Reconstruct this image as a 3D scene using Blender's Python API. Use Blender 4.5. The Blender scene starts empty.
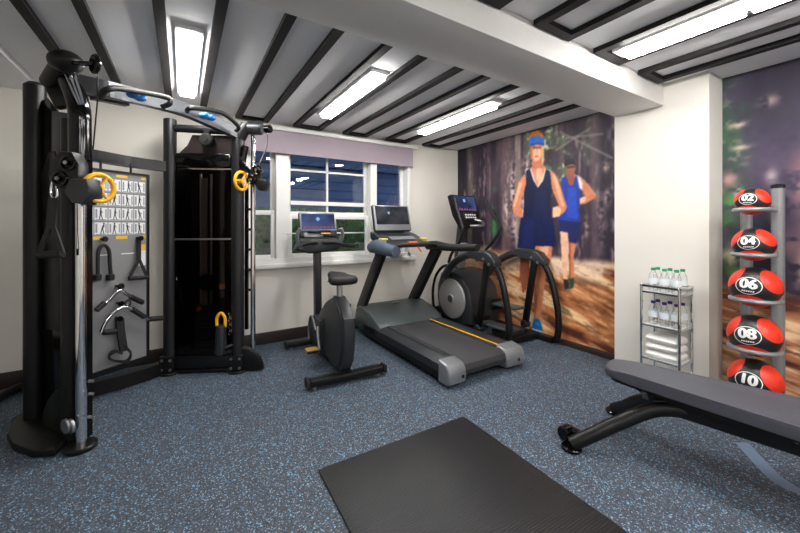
import bpy, bmesh, math, random
import numpy as np
from mathutils import Vector, Matrix
random.seed(7)
scene = bpy.context.scene
C = scene.collection
PI = math.pi

# ------------------------------------------------------------------ camera
YAW = math.radians(31.98); FOC = 348.84; EYE = 1.28
cam_d = bpy.data.cameras.new('camera'); cam = bpy.data.objects.new('camera', cam_d); C.objects.link(cam)
cam.location = (0, 0, EYE); cam.rotation_euler = (PI / 2, 0, -YAW)
cam_d.sensor_width = 36; cam_d.lens = FOC / 800 * 36; cam_d.shift_y = (225 - 266.5) / 800
cam_d.clip_start = 0.02
scene.camera = cam
# ------------------------------------------------------------------ sky and exposure
scene.view_settings.view_transform = 'Standard'; scene.view_settings.look = 'None'
scene.view_settings.gamma = 1; scene.view_settings.exposure = 0.0
try: scene.view_settings.use_curve_mapping = False
except Exception: pass
world = bpy.data.worlds.new('dusk_sky'); scene.world = world; world.use_nodes = True
bg = world.node_tree.nodes['Background']; bg.inputs[0].default_value = (0.17, 0.235, 0.345, 1); bg.inputs[1].default_value = 2.3
LAMP = 60.0           # radiance of the fluorescent diffusers

# measured sight lines: the point of the room seen at a pixel, on a plane of known depth
_S, _C = math.sin(YAW), math.cos(YAW)
def ray(px, py):
    u = (px - 400) / FOC; v = (225 - py) / FOC
    return _S + _C * u, _C - _S * u, v
def at(px, py, X=None, Y=None, Z=None, t=None):
    x, y, z = ray(px, py)
    if X is not None: t = X / x
    elif Y is not None: t = Y / y
    elif Z is not None: t = (Z - EYE) / z
    return Vector((x * t, y * t, EYE + z * t))
def on_plane(px, py, p0, p1, off=0.0):
    x, y, z = ray(px, py)
    n = Vector((-(p1[1] - p0[1]), p1[0] - p0[0])).normalized()
    k = n[0] * p0[0] + n[1] * p0[1] + off
    t = k / (n[0] * x + n[1] * y)
    return Vector((x * t, y * t, EYE + z * t))

# ------------------------------------------------------------------ materials
def srgb(r, g, b):
    f = lambda c: c / 12.92 if c <= 0.04045 else ((c + 0.055) / 1.055) ** 2.4
    return (f(r / 255), f(g / 255), f(b / 255), 1)
def mat(name, col, rough=0.5, metal=0.0, noise=0.06, nscale=40, bump=0.0, bscale=300, coat=0.0, spec=0.5):
    m = bpy.data.materials.new(name); m.use_nodes = True
    nt = m.node_tree; b = nt.nodes['Principled BSDF']
    c = srgb(*col)
    b.inputs['Roughness'].default_value = rough; b.inputs['Metallic'].default_value = metal
    b.inputs['Coat Weight'].default_value = coat; b.inputs['Specular IOR Level'].default_value = spec
    tc = nt.nodes.new('ShaderNodeTexCoord')
    nz = nt.nodes.new('ShaderNodeTexNoise'); nz.inputs['Scale'].default_value = nscale; nz.inputs['Detail'].default_value = 4
    nt.links.new(tc.outputs['Object'], nz.inputs['Vector'])
    rp = nt.nodes.new('ShaderNodeValToRGB')
    rp.color_ramp.elements[0].position = 0.3; rp.color_ramp.elements[1].position = 0.7
    rp.color_ramp.elements[0].color = tuple(x * (1 - noise) for x in c[:3]) + (1,)
    rp.color_ramp.elements[1].color = tuple(min(1, x * (1 + noise)) for x in c[:3]) + (1,)
    nt.links.new(nz.outputs['Fac'], rp.inputs[0]); nt.links.new(rp.outputs[0], b.inputs['Base Color'])
    if bump:
        n2 = nt.nodes.new('ShaderNodeTexNoise'); n2.inputs['Scale'].default_value = bscale
        nt.links.new(tc.outputs['Object'], n2.inputs['Vector'])
        bp = nt.nodes.new('ShaderNodeBump'); bp.inputs['Strength'].default_value = bump; bp.inputs['Distance'].default_value = 0.002
        nt.links.new(n2.outputs['Fac'], bp.inputs['Height']); nt.links.new(bp.outputs[0], b.inputs['Normal'])
    return m
def emis(name, col, s):
    m = bpy.data.materials.new(name); m.use_nodes = True; nt = m.node_tree; nt.nodes.clear()
    o = nt.nodes.new('ShaderNodeOutputMaterial'); e = nt.nodes.new('ShaderNodeEmission')
    e.inputs[0].default_value = srgb(*col); e.inputs[1].default_value = s
    nt.links.new(e.outputs[0], o.inputs[0]); return m
def glass(name, tint, gloss=1.0, ior=1.5, rough=0.0):
    m = bpy.data.materials.new(name); m.use_nodes = True; nt = m.node_tree; nt.nodes.clear()
    o = nt.nodes.new('ShaderNodeOutputMaterial'); t = nt.nodes.new('ShaderNodeBsdfTransparent'); g = nt.nodes.new('ShaderNodeBsdfGlossy')
    t.inputs[0].default_value = (*tint, 1); g.inputs['Roughness'].default_value = rough
    fr = nt.nodes.new('ShaderNodeFresnel'); fr.inputs[0].default_value = ior
    mu = nt.nodes.new('ShaderNodeMath'); mu.operation = 'MULTIPLY'; mu.inputs[1].default_value = gloss
    mx = nt.nodes.new('ShaderNodeMixShader')
    nt.links.new(fr.outputs[0], mu.inputs[0]); nt.links.new(mu.outputs[0], mx.inputs[0])
    nt.links.new(t.outputs[0], mx.inputs[1]); nt.links.new(g.outputs[0], mx.inputs[2]); nt.links.new(mx.outputs[0], o.inputs[0])
    return m
M = {
 'wall': mat('wall_paint', (226, 222, 214), 0.75, noise=0.015, nscale=3, bump=0.05),
 'ceil': mat('ceiling_paint', (234, 235, 238), 0.8, noise=0.015, nscale=3),
 'beam': mat('beam_paint', (224, 222, 219), 0.75, noise=0.01),
 'strip': mat('ceiling_strip_dark', (27, 25, 27), 0.6, noise=0.12, nscale=15, spec=0.25),
 'base': mat('baseboard_dark_wood', (46, 36, 32), 0.4, noise=0.2, nscale=20),
 'white': mat('white_gloss_paint', (232, 232, 230), 0.35, noise=0.01),
 'blind': mat('blind_fabric', (160, 148, 158), 0.9, noise=0.03, nscale=200, bump=0.2, bscale=900),
 'black': mat('black_powder_coat', (13, 13, 14), 0.38, bump=0.06, bscale=700, spec=0.35),
 'black_gloss': mat('gloss_black_plastic', (7, 7, 8), 0.12, spec=0.35),
 'black_soft': mat('black_rubber', (15, 15, 16), 0.6, bump=0.15, bscale=500),
 'charcoal': mat('charcoal_plastic', (38, 41, 45), 0.42, bump=0.06),
 'charcoal_green': mat('hood_plastic', (66, 74, 76), 0.38, bump=0.04),
 'dark_metal': mat('grey_metal_tube', (80, 82, 86), 0.35, 0.7),
 'graphite': mat('graphite_tube', (32, 32, 35), 0.35, 0.2),
 'chrome': mat('chrome', (225, 227, 230), 0.09, 1.0, noise=0.02),
 'steel': mat('brushed_steel', (160, 162, 165), 0.3, 0.9),
 'silver': mat('silver_plastic', (130, 132, 137), 0.35, 0.35),
 'silver_disc': mat('silver_disc', (148, 148, 147), 0.4, 0.2),
 'grip': mat('blue_grey_grip', (70, 82, 98), 0.6, bump=0.1),
 'belt': mat('running_belt', (50, 50, 53), 0.7, noise=0.12, nscale=400, bump=0.2, bscale=800),
 'yellow': mat('yellow_plastic', (240, 178, 20), 0.4),
 'orange': mat('orange_plastic', (232, 108, 30), 0.4),
 'blue': mat('blue_grip_resin', (30, 118, 200), 0.4),
 'red': mat('red_rubber', (226, 50, 28), 0.4),
 'pad': mat('bench_vinyl', (74, 75, 84), 0.42, noise=0.05, bump=0.12, bscale=500),
 'rack': mat('grey_rack_steel', (142, 143, 146), 0.35, 0.4),
 'towel': mat('white_towel', (238, 237, 234), 0.95, noise=0.02, bump=0.8, bscale=700),
 'bottle': glass('clear_bottle_plastic', (0.985, 0.99, 0.995), 0.5, 1.3, 0.1),
 'water_lab': mat('bottle_label', (226, 232, 236), 0.4, noise=0.02),
 'green': mat('green_cap', (28, 150, 104), 0.4),
 'navy': mat('navy_cap', (36, 40, 110), 0.4),
 'shelf': glass('shelf_acrylic', (0.93, 0.95, 0.97), 1.0, 1.5, 0.1),
 'pane': glass('window_glass', (0.92, 0.95, 0.97), 1.0, 1.6),
 'smoke': glass('smoked_shroud', (0.62, 0.58, 0.57), 0.8, 1.4, 0.05),
 'plate_in': mat('inner_shroud_brown', (48, 41, 40), 0.4, spec=0.3),
 'board': mat('placard_grey', (128, 128, 131), 0.5, noise=0.02),
 'card': mat('card_white', (228, 229, 232), 0.5, noise=0.02),
 'ink': mat('card_ink', (52, 54, 62), 0.6),
 'inkgrey': mat('card_grey_print', (140, 143, 150), 0.6),
 'card_y': mat('card_yellow', (222, 178, 60), 0.5),
 'screen': mat('dark_screen', (14, 16, 24), 0.12, coat=0.6),
 'white_print': mat('white_print', (236, 236, 236), 0.5, noise=0.01),
 'hedge': mat('hedge_leaf', (92, 122, 70), 0.6, noise=0.5, nscale=25),
 'soil': mat('dark_ground', (58, 58, 60), 0.9),
 'siding': mat('blue_grey_siding', (96, 116, 150), 0.7, noise=0.1, nscale=4),
 'slate': mat('slate_roof', (70, 80, 100), 0.7, noise=0.2, nscale=8),
}
def floor_material():
    m = bpy.data.materials.new('speckled_rubber_floor'); m.use_nodes = True
    nt = m.node_tree; b = nt.nodes['Principled BSDF']; b.inputs['Roughness'].default_value = 0.62
    b.inputs['Specular IOR Level'].default_value = 0.4
    tc = nt.nodes.new('ShaderNodeTexCoord')
    base = nt.nodes.new('ShaderNodeTexNoise'); base.inputs['Scale'].default_value = 60; base.inputs['Detail'].default_value = 3
    nt.links.new(tc.outputs['Object'], base.inputs['Vector'])
    r0 = nt.nodes.new('ShaderNodeValToRGB'); r0.color_ramp.elements[0].color = srgb(53, 58, 67); r0.color_ramp.elements[1].color = srgb(75, 81, 92)
    r0.color_ramp.elements[0].position = .35; r0.color_ramp.elements[1].position = .65
    nt.links.new(base.outputs['Fac'], r0.inputs[0])
    last = r0.outputs[0]
    for sc, thr, rad, col in ((115, 0.80, 0.42, (92, 138, 174)), (140, 0.83, 0.42, (150, 170, 188)), (210, 0.80, 0.42, (104, 122, 142)), (90, 0.94, 0.40, (120, 180, 216)), (130, 0.78, 0.45, (36, 41, 50))):
        v = nt.nodes.new('ShaderNodeTexVoronoi'); v.inputs['Scale'].default_value = sc
        mp = nt.nodes.new('ShaderNodeMapping'); mp.inputs['Location'].default_value = (sc * .37, sc * .11, 0.0); mp.inputs['Rotation'].default_value = (0, 0, sc)
        nt.links.new(tc.outputs['Object'], mp.inputs[0]); nt.links.new(mp.outputs[0], v.inputs['Vector'])
        sep = nt.nodes.new('ShaderNodeSeparateColor'); nt.links.new(v.outputs['Color'], sep.inputs[0])
        g = nt.nodes.new('ShaderNodeMath'); g.operation = 'GREATER_THAN'; g.inputs[1].default_value = thr; nt.links.new(sep.outputs[0], g.inputs[0])
        l = nt.nodes.new('ShaderNodeMath'); l.operation = 'LESS_THAN'; l.inputs[1].default_value = rad; nt.links.new(v.outputs['Distance'], l.inputs[0])
        mu = nt.nodes.new('ShaderNodeMath'); mu.operation = 'MULTIPLY'; nt.links.new(g.outputs[0], mu.inputs[0]); nt.links.new(l.outputs[0], mu.inputs[1])
        mx = nt.nodes.new('ShaderNodeMix'); mx.data_type = 'RGBA'; mx.inputs[7].default_value = srgb(*col)
        nt.links.new(mu.outputs[0], mx.inputs[0]); nt.links.new(last, mx.inputs[6]); last = mx.outputs[2]
    nt.links.new(last, b.inputs['Base Color'])
    return m
M['floor'] = floor_material()
def mat_material():
    m = mat('ribbed_black_mat', (30, 30, 32), 0.42)
    nt = m.node_tree; b = nt.nodes['Principled BSDF']; tc = nt.nodes.new('ShaderNodeTexCoord')
    w = nt.nodes.new('ShaderNodeTexWave'); w.bands_direction = 'Y'; w.inputs['Scale'].default_value = 26; w.inputs['Distortion'].default_value = 0.4
    w.inputs['Detail'].default_value = 2; w.inputs['Detail Scale'].default_value = 6
    nt.links.new(tc.outputs['Object'], w.inputs['Vector'])
    bp = nt.nodes.new('ShaderNodeBump'); bp.inputs['Strength'].default_value = 0.35; bp.inputs['Distance'].default_value = 0.004
    nt.links.new(w.outputs['Fac'], bp.inputs['Height']); nt.links.new(bp.outputs[0], b.inputs['Normal'])
    return m
M['mat'] = mat_material()
def ball_material():
    m = bpy.data.materials.new('medicine_ball_rubber'); m.use_nodes = True
    nt = m.node_tree; b = nt.nodes['Principled BSDF']; b.inputs['Roughness'].default_value = 0.38
    tc = nt.nodes.new('ShaderNodeTexCoord'); nm = nt.nodes.new('ShaderNodeVectorMath'); nm.operation = 'NORMALIZE'
    nt.links.new(tc.outputs['Object'], nm.inputs[0])
    last = None
    for az, el, ang in ((64, 26, 37), (-64, 26, 37), (0, -68, 40), (180, 30, 33), (118, -30, 28), (-118, -30, 28)):
        a, e = math.radians(az), math.radians(el)
        d = nt.nodes.new('ShaderNodeVectorMath'); d.operation = 'DOT_PRODUCT'; d.inputs[1].default_value = (math.cos(e) * math.cos(a), math.cos(e) * math.sin(a), math.sin(e))
        nt.links.new(nm.outputs[0], d.inputs[0])
        g = nt.nodes.new('ShaderNodeMath'); g.operation = 'GREATER_THAN'; g.inputs[1].default_value = math.cos(math.radians(ang)); nt.links.new(d.outputs['Value'], g.inputs[0])
        if last is None: last = g.outputs[0]
        else:
            mx = nt.nodes.new('ShaderNodeMath'); mx.operation = 'MAXIMUM'; nt.links.new(last, mx.inputs[0]); nt.links.new(g.outputs[0], mx.inputs[1]); last = mx.outputs[0]
    mix = nt.nodes.new('ShaderNodeMix'); mix.data_type = 'RGBA'; mix.inputs[6].default_value = srgb(30, 30, 32); mix.inputs[7].default_value = srgb(228, 52, 28)
    nt.links.new(last, mix.inputs[0]); nt.links.new(mix.outputs[2], b.inputs['Base Color'])
    nz = nt.nodes.new('ShaderNodeTexNoise'); nz.inputs['Scale'].default_value = 400; nt.links.new(tc.outputs['Object'], nz.inputs['Vector'])
    bp = nt.nodes.new('ShaderNodeBump'); bp.inputs['Strength'].default_value = 0.15; bp.inputs['Distance'].default_value = 0.001
    nt.links.new(nz.outputs['Fac'], bp.inputs['Height']); nt.links.new(bp.outputs[0], b.inputs['Normal'])
    return m
M['ball'] = ball_material()
def screen_material(name, top, bot, glow):
    m = bpy.data.materials.new(name); m.use_nodes = True; nt = m.node_tree; b = nt.nodes['Principled BSDF']
    b.inputs['Roughness'].default_value = 0.1; b.inputs['Base Color'].default_value = srgb(12, 14, 20)
    tc = nt.nodes.new('ShaderNodeTexCoord'); nz = nt.nodes.new('ShaderNodeTexNoise'); nz.inputs['Scale'].default_value = 4; nz.inputs['Detail'].default_value = 2
    nt.links.new(tc.outputs['Object'], nz.inputs['Vector'])
    r = nt.nodes.new('ShaderNodeValToRGB'); r.color_ramp.elements[0].color = srgb(*bot); r.color_ramp.elements[1].color = srgb(*top)
    r.color_ramp.elements[0].position = .35; r.color_ramp.elements[1].position = .65
    nt.links.new(nz.outputs['Fac'], r.inputs[0]); nt.links.new(r.outputs[0], b.inputs['Emission Color']); b.inputs['Emission Strength'].default_value = glow
    return m
M['scr_blue'] = screen_material('lit_blue_screen', (70, 90, 140), (34, 42, 78), 0.9)
M['scr_grey'] = screen_material('lit_grey_screen', (110, 112, 118), (40, 42, 48), 0.5)
M['scr_icon'] = emis('screen_icon_light', (150, 190, 240), 0.9)
M['scr_row'] = emis('screen_row_light', (196, 104, 120), 0.6)
M['diff'] = emis('fluorescent_diffuser', (255, 252, 247), LAMP)

# ------------------------------------------------------------------ mesh builders
class MB:
    def __init__(self): self.bm = bmesh.new(); self.mi = 0
    def _tag(self, faces):
        for f in faces: f.material_index = self.mi
    def box(self, c, s, R=None, bev=0.0, seg=2):
        r = bmesh.ops.create_cube(self.bm, size=1); vs = r['verts']
        m = Matrix.Translation(Vector(c)) @ (R.to_4x4() if R else Matrix.Identity(4)) @ Matrix.Diagonal((*s, 1))
        bmesh.ops.transform(self.bm, matrix=m, verts=vs)
        fs = set(f for v in vs for f in v.link_faces); self._tag(fs)
        if bev:
            es = list(set(e for v in vs for e in v.link_edges))
            q = bmesh.ops.bevel(self.bm, geom=es, offset=min(bev, 0.48 * min(s)), segments=seg, affect='EDGES', profile=0.5)
            self._tag(q['faces'])
        return self
    def bar(self, a, b, w, h, up=(0, 0, 1), bev=0.0):
        a, b = Vector(a), Vector(b); d = (b - a); L = d.length; d.normalize(); up = Vector(up)
        if abs(d.dot(up)) > 0.99: up = Vector((0, 1, 0))
        x = d.cross(up).normalized(); u = x.cross(d).normalized()
        R = Matrix((x, d, u)).transposed()
        return self.box((a + b) / 2, (w, L, h), R, bev)
    def tube(self, pts, r, n=12, smooth=0, cap=True, rs=None):
        pts = [Vector(p) for p in pts]
        if smooth: pts, rs = catmull(pts, smooth, rs)
        k = len(pts); rings = []
        t0 = (pts[1] - pts[0]).normalized(); ref = Vector((0, 0, 1)) if abs(t0.z) < 0.9 else Vector((1, 0, 0))
        nrm = t0.cross(ref).normalized()
        for i, p in enumerate(pts):
            t = (pts[min(i + 1, k - 1)] - pts[max(i - 1, 0)]).normalized()
            nrm = (nrm - t * nrm.dot(t)).normalized(); bi = t.cross(nrm); rr = rs[i] if rs else r
            rings.append([self.bm.verts.new(p + (nrm * math.cos(2 * PI * j / n) + bi * math.sin(2 * PI * j / n)) * rr) for j in range(n)])
        for i in range(k - 1):
            for j in range(n):
                f = self.bm.faces.new((rings[i][j], rings[i][(j + 1) % n], rings[i + 1][(j + 1) % n], rings[i + 1][j])); f.material_index = self.mi
        if cap:
            f = self.bm.faces.new(rings[0][::-1]); f.material_index = self.mi
            f = self.bm.faces.new(rings[-1]); f.material_index = self.mi
        return self
    def strap(self, pts, w, th, side, smooth=0):
        pts = [Vector(p) for p in pts]
        if smooth: pts, _ = catmull(pts, smooth, None)
        side = Vector(side).normalized(); k = len(pts); rings = []
        for i, p in enumerate(pts):
            t = (pts[min(i + 1, k - 1)] - pts[max(i - 1, 0)]).normalized(); nn = t.cross(side).normalized()
            rings.append([self.bm.verts.new(p + side * (a * w / 2) + nn * (b * th / 2)) for a, b in ((-1, -1), (1, -1), (1, 1), (-1, 1))])
        for i in range(k - 1):
            for j in range(4):
                f = self.bm.faces.new((rings[i][j], rings[i][(j + 1) % 4], rings[i + 1][(j + 1) % 4], rings[i + 1][j])); f.material_index = self.mi
        self.bm.faces.new(rings[0][::-1]).material_index = self.mi; self.bm.faces.new(rings[-1]).material_index = self.mi
        return self
    def lathe(self, prof, c=(0, 0, 0), n=24, axis=(0, 0, 1), cap=True):
        ax = Vector(axis).normalized(); q = Vector((0, 0, 1)).rotation_difference(ax).to_matrix(); c = Vector(c); rings = []
        for r, z in prof:
            rings.append([self.bm.verts.new(c + q @ Vector((r * math.cos(2 * PI * j / n), r * math.sin(2 * PI * j / n), z))) for j in range(n)])
        for i in range(len(prof) - 1):
            for j in range(n):
                self.bm.faces.new((rings[i][j], rings[i][(j + 1) % n], rings[i + 1][(j + 1) % n], rings[i + 1][j])).material_index = self.mi
        if cap:
            self.bm.faces.new(rings[0][::-1]).material_index = self.mi; self.bm.faces.new(rings[-1]).material_index = self.mi
        return self
    def cyl(self, a, b, r, n=20, bev=0.0):
        a, b = Vector(a), Vector(b); L = (b - a).length
        pr = [(r, 0), (r, L)] if not bev else [(r - bev, 0), (r, bev), (r, L - bev), (r - bev, L)]
        return self.lathe(pr, a, n, b - a)
    def prism(self, poly, o, ex, ey, ez, d0, d1, bev=0.0, seg=2):
        """polygon in the (ex, ey) plane swept from d0 to d1 along ez"""
        o, ex, ey, ez = Vector(o), Vector(ex), Vector(ey), Vector(ez)
        lo = [self.bm.verts.new(o + ex * x + ey * y + ez * d0) for x, y in poly]
        hi = [self.bm.verts.new(o + ex * x + ey * y + ez * d1) for x, y in poly]
        k = len(poly); fs = [self.bm.faces.new(lo[::-1]), self.bm.faces.new(hi)]
        for i in range(k): fs.append(self.bm.faces.new((lo[i], lo[(i + 1) % k], hi[(i + 1) % k], hi[i])))
        self._tag(fs)
        if bev:
            es = [e for f in fs[:2] for e in f.edges]
            q = bmesh.ops.bevel(self.bm, geom=es, offset=bev, segments=seg, affect='EDGES', profile=0.5); self._tag(q['faces'])
        return self
    def torus(self, c, axis, R, r, n=28, m=10, a0=0.0, a1=2 * PI):
        ax = Vector(axis).normalized(); q = Vector((0, 0, 1)).rotation_difference(ax).to_matrix(); c = Vector(c)
        full = abs(a1 - a0 - 2 * PI) < 1e-6
        pts = [c + q @ Vector((R * math.cos(a0 + (a1 - a0) * i / n), R * math.sin(a0 + (a1 - a0) * i / n), 0)) for i in range(n + 1)]
        return self.tube(pts, r, m, cap=not full)
    def ball(self, c, r, s=(1, 1, 1), u=20, v=12):
        q = bmesh.ops.create_uvsphere(self.bm, u_segments=u, v_segments=v, radius=r)
        bmesh.ops.transform(self.bm, matrix=Matrix.Translation(Vector(c)) @ Matrix.Diagonal((*s, 1)), verts=q['verts'])
        self._tag(set(f for w in q['verts'] for f in w.link_faces)); return self
    def quad(self, a, b, c, d):
        f = self.bm.faces.new([self.bm.verts.new(Vector(p)) for p in (a, b, c, d)]); f.material_index = self.mi; return self
def catmull(pts, sub, rs):
    out, ro = [], []
    k = len(pts)
    for i in range(k - 1):
        p0, p1, p2, p3 = pts[max(i - 1, 0)], pts[i], pts[i + 1], pts[min(i + 2, k - 1)]
        for s in range(sub):
            t = s / sub
            out.append(0.5 * ((2 * p1) + (p2 - p0) * t + (2 * p0 - 5 * p1 + 4 * p2 - p3) * t * t + (3 * p1 - p0 - 3 * p2 + p3) * t ** 3))
            if rs: ro.append(rs[i] * (1 - t) + rs[i + 1] * t)
    out.append(pts[-1])
    if rs: ro.append(rs[-1])
    return out, (ro if rs else None)
ORG = {}
def org(o):
    while o is not None:
        if o.name in ORG: return ORG[o.name]
        o = o.parent
    return Vector((0, 0, 0))
def obj(name, mb, mats, parent=None, origin=None, flat=False, ang=35, label=None):
    """link a builder's shape (given in room coordinates) as ONE mesh object, optionally as a part of a thing"""
    bmesh.ops.recalc_face_normals(mb.bm, faces=mb.bm.faces[:])
    o3 = Vector(origin) if origin is not None else org(parent)
    if o3.length: bmesh.ops.translate(mb.bm, vec=-o3, verts=mb.bm.verts[:])
    me = bpy.data.meshes.new(name); mb.bm.to_mesh(me); mb.bm.free()
    for m in (mats if isinstance(mats, (list, tuple)) else [mats]): me.materials.append(M[m] if isinstance(m, str) else m)
    if not flat:
        me.polygons.foreach_set('use_smooth', [True] * len(me.polygons)); me.set_sharp_from_angle(angle=math.radians(ang))
    o = bpy.data.objects.new(name, me); C.objects.link(o)
    if parent is not None: o.parent = parent
    else: o.location = o3; ORG[o.name] = o3
    if label: o['label'] = label
    return o
def thing(name, label, cat, loc=(0, 0, 0), group=None):
    o = bpy.data.objects.new(name, None); C.objects.link(o); o.location = loc; o.empty_display_size = 0.1
    ORG[o.name] = Vector(loc); o['label'] = label; o['category'] = cat
    if group: o['group'] = group
    return o
def tag(o, label, cat, group=None, kind=None):
    o['label'] = label; o['category'] = cat
    if group: o['group'] = group
    if kind: o['kind'] = kind
    return o
def struct(name, mb, m, **k):
    o = obj(name, mb, m, **k); o['kind'] = 'structure'; return o
def copy_thing(o, loc, rz=None, label=None):
    c = o.copy(); C.objects.link(c); c.location = loc
    if rz is not None: c.rotation_euler = (0, 0, rz)
    if label: c['label'] = label
    for ch in o.children:
        d = ch.copy(); C.objects.link(d); d.parent = c
        for g in ch.children:
            e = g.copy(); C.objects.link(e); e.parent = d
    return c
X3, Y3, Z3 = Vector((1, 0, 0)), Vector((0, 1, 0)), Vector((0, 0, 1))

# ================================================================== the room
XW, YB, H = 3.492, 3.962, 2.397
XL, YF = -1.9, -2.6
XC = 3.23                       # face of the pier
struct('floor', MB().box(((XL + XW) / 2, (YB + YF) / 2, -0.05), (XW - XL + .4, YB - YF + .4, 0.1)), 'floor')
struct('ceiling', MB().box(((XL + XW) / 2, (YB + YF) / 2, H + 0.05), (XW - XL + .4, YB - YF + .4, 0.1)), 'ceil')
struct('ceiling_soffit', MB().box(((XL - 0.963) / 2, (YB + YF) / 2, H - 0.018), (-0.963 - XL, YB - YF, 0.036)), 'ceil')
struct('wall_right', MB().box((XW + 0.06, (YB + YF) / 2, H / 2), (0.12, YB - YF + .24, H)), 'wall')
struct('wall_left', MB().box((XL - 0.06, (YB + YF) / 2, H / 2), (0.12, YB - YF + .24, H)), 'wall')
struct('wall_front', MB().box(((XL + XW) / 2, YF - 0.06, H / 2), (XW - XL + .24, 0.12, H)), 'wall')
WX0, WX1, WZ0, WZ1 = 0.53, 2.625, 0.86, 2.30
w = MB()
w.box(((XL + WX0) / 2, YB + .1, H / 2), (WX0 - XL, .2, H)).box(((XW + WX1) / 2, YB + .1, H / 2), (XW - WX1, .2, H))
w.box(((WX0 + WX1) / 2, YB + .1, WZ0 / 2), (WX1 - WX0, .2, WZ0)).box(((WX0 + WX1) / 2, YB + .1, (H + WZ1) / 2), (WX1 - WX0, .2, H - WZ1))
struct('wall_back', w, 'wall')
struct('wall_pier', MB().box(((XC + XW) / 2, (0.955 + 1.605) / 2, H / 2), (XW - XC, 0.65, H)), 'wall')
struct('ceiling_beam', MB().box(((XL + XC) / 2, (1.237 + 1.592) / 2, (2.225 + H) / 2), (XC - XL, 0.355, H - 2.225), bev=0.004), 'beam')
bb = lambda a, b, c, d, z=0.125: MB().box(((a + b) / 2, (c + d) / 2, z / 2), (b - a, d - c, z), bev=0.003)
struct('baseboard_back', bb(XL, XW, YB - 0.018, YB), 'base')
struct('baseboard_right', bb(XW - 0.05, XW, 1.605, YB, 0.05), 'base')
struct('baseboard_pier', bb(XC - 0.015, XC, 0.955, 1.605, 0.06), 'base')
struct('baseboard_near', bb(XW - 0.03, XW, YF, 0.955, 0.05), 'base')
struct('baseboard_left', bb(XL, XL + 0.018, YF, YB), 'base')
# dark timber strips under the ceiling, joined in pairs into long open rectangles
SW, SD = 0.052, 0.03
n = 0
for k in range(7):
    x0 = -0.708 + 0.583 * k; x1 = x0 + 0.318
    if k == 0: x0, x1 = -0.71, -0.405
    for (ya, yb) in ((1.592, 3.90), (YF + .3, 1.226)):
        n += 1
        b = MB()
        for xs in (x0 + SW / 2, x1 - SW / 2): b.box((xs, (ya + yb) / 2, H - SD / 2), (SW, yb - ya, SD))
        for ys in (ya + SW / 2, yb - SW / 2):
            if ys < 1.3 and ys < 0 or 1.55 < ys < 1.7: continue
            b.box(((x0 + x1) / 2, ys, H - SD / 2), (x1 - x0 - 2 * SW, SW, SD))
        struct('trim_%d' % n, b, 'strip')
# inlaid plain ring in the speckled floor
arc = [at(px, py, Z=0.0) for px, py in ((742, 443), (750, 452), (763, 466), (778, 480), (800, 492))]
b = MB(); b.strap([p + Vector((0, 0, 0.0012)) for p in arc] + [arc[-1] + Vector((0.05, -0.1, 0.0012))], 0.075, 0.002, (0.8, -0.55, 0), smooth=6)
struct('floor_inlay', b, mat('plain_blue_grey_rubber', (104, 122, 146), 0.6))

# ------------------------------------------------------------------ window
def sash(b, x0, x1, z0, z1, y, fw=0.045, fd=0.04):
    b.box((x0 + fw / 2, y, (z0 + z1) / 2), (fw, fd, z1 - z0), bev=0.004).box((x1 - fw / 2, y, (z0 + z1) / 2), (fw, fd, z1 - z0), bev=0.004)
    b.box(((x0 + x1) / 2, y, z0 + fw / 2), (x1 - x0 - 2 * fw, fd, fw), bev=0.004).box(((x0 + x1) / 2, y, z1 - fw / 2), (x1 - x0 - 2 * fw, fd, fw), bev=0.004)
bays = ((0.53, 1.0), (1.0, 2.09), (2.09, 2.625))
yj = YB + 0.03
fr = MB()
for x in (0.555, 2.60): fr.box((x, YB + .05, (WZ0 + WZ1) / 2), (0.05, .16, WZ1 - WZ0), bev=0.004)
fr.box((0.94, YB + .055, 1.575), (0.135, .14, 1.40)).box((2.07, YB + .055, 1.575), (0.09, .14, 1.40))
fr.box(((WX0 + WX1) / 2, YB + .05, WZ1 - .02), (WX1 - WX0, .14, .04)).box(((WX0 + WX1) / 2, YB + .05, WZ0 + .02), (WX1 - WX0, .16, .06))
win = struct('window_1', fr, 'white')
s = MB().box(((0.45 + 2.70) / 2, YB - 0.02, 0.835), (2.25, 0.10, 0.05), bev=0.008); obj('window_sill', s, 'white', win)
spans = ((0.58, 0.875), (1.005, 2.025), (2.115, 2.575))
for i, (a, c) in enumerate(spans):
    lo = MB(); sash(lo, a, c, 0.905, 1.40 if i != 0 else 1.44, YB + .055, 0.05)
    obj('lower_sash', lo, 'white', win)
    up = MB(); sash(up, a, c, 1.39, 2.26, YB + .10, 0.045)
    if i == 1:
        up.box((1.49, YB + .10, 1.8), (0.022, .03, .85)).box(((a + c) / 2, YB + .10, 1.915), (c - a - .08, .03, .022))
        up.box(((a + c) / 2, YB + .085, 1.535), (c - a - .08, .05, .045))
    obj('upper_sash', up, 'white', win)
    g = MB().box(((a + c) / 2, YB + .055, 1.16), (c - a - .09, .004, .46)); obj('lower_pane', g, 'pane', win)
    g = MB().box(((a + c) / 2, YB + .10, 1.82), (c - a - .08, .004, .80)); obj('upper_pane', g, 'pane', win)
b = MB().box((1.5, YB - 0.02, 1.185), (1.03, 0.012, 0.014), bev=0.003); obj('safety_bar', b, 'white', win)
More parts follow.
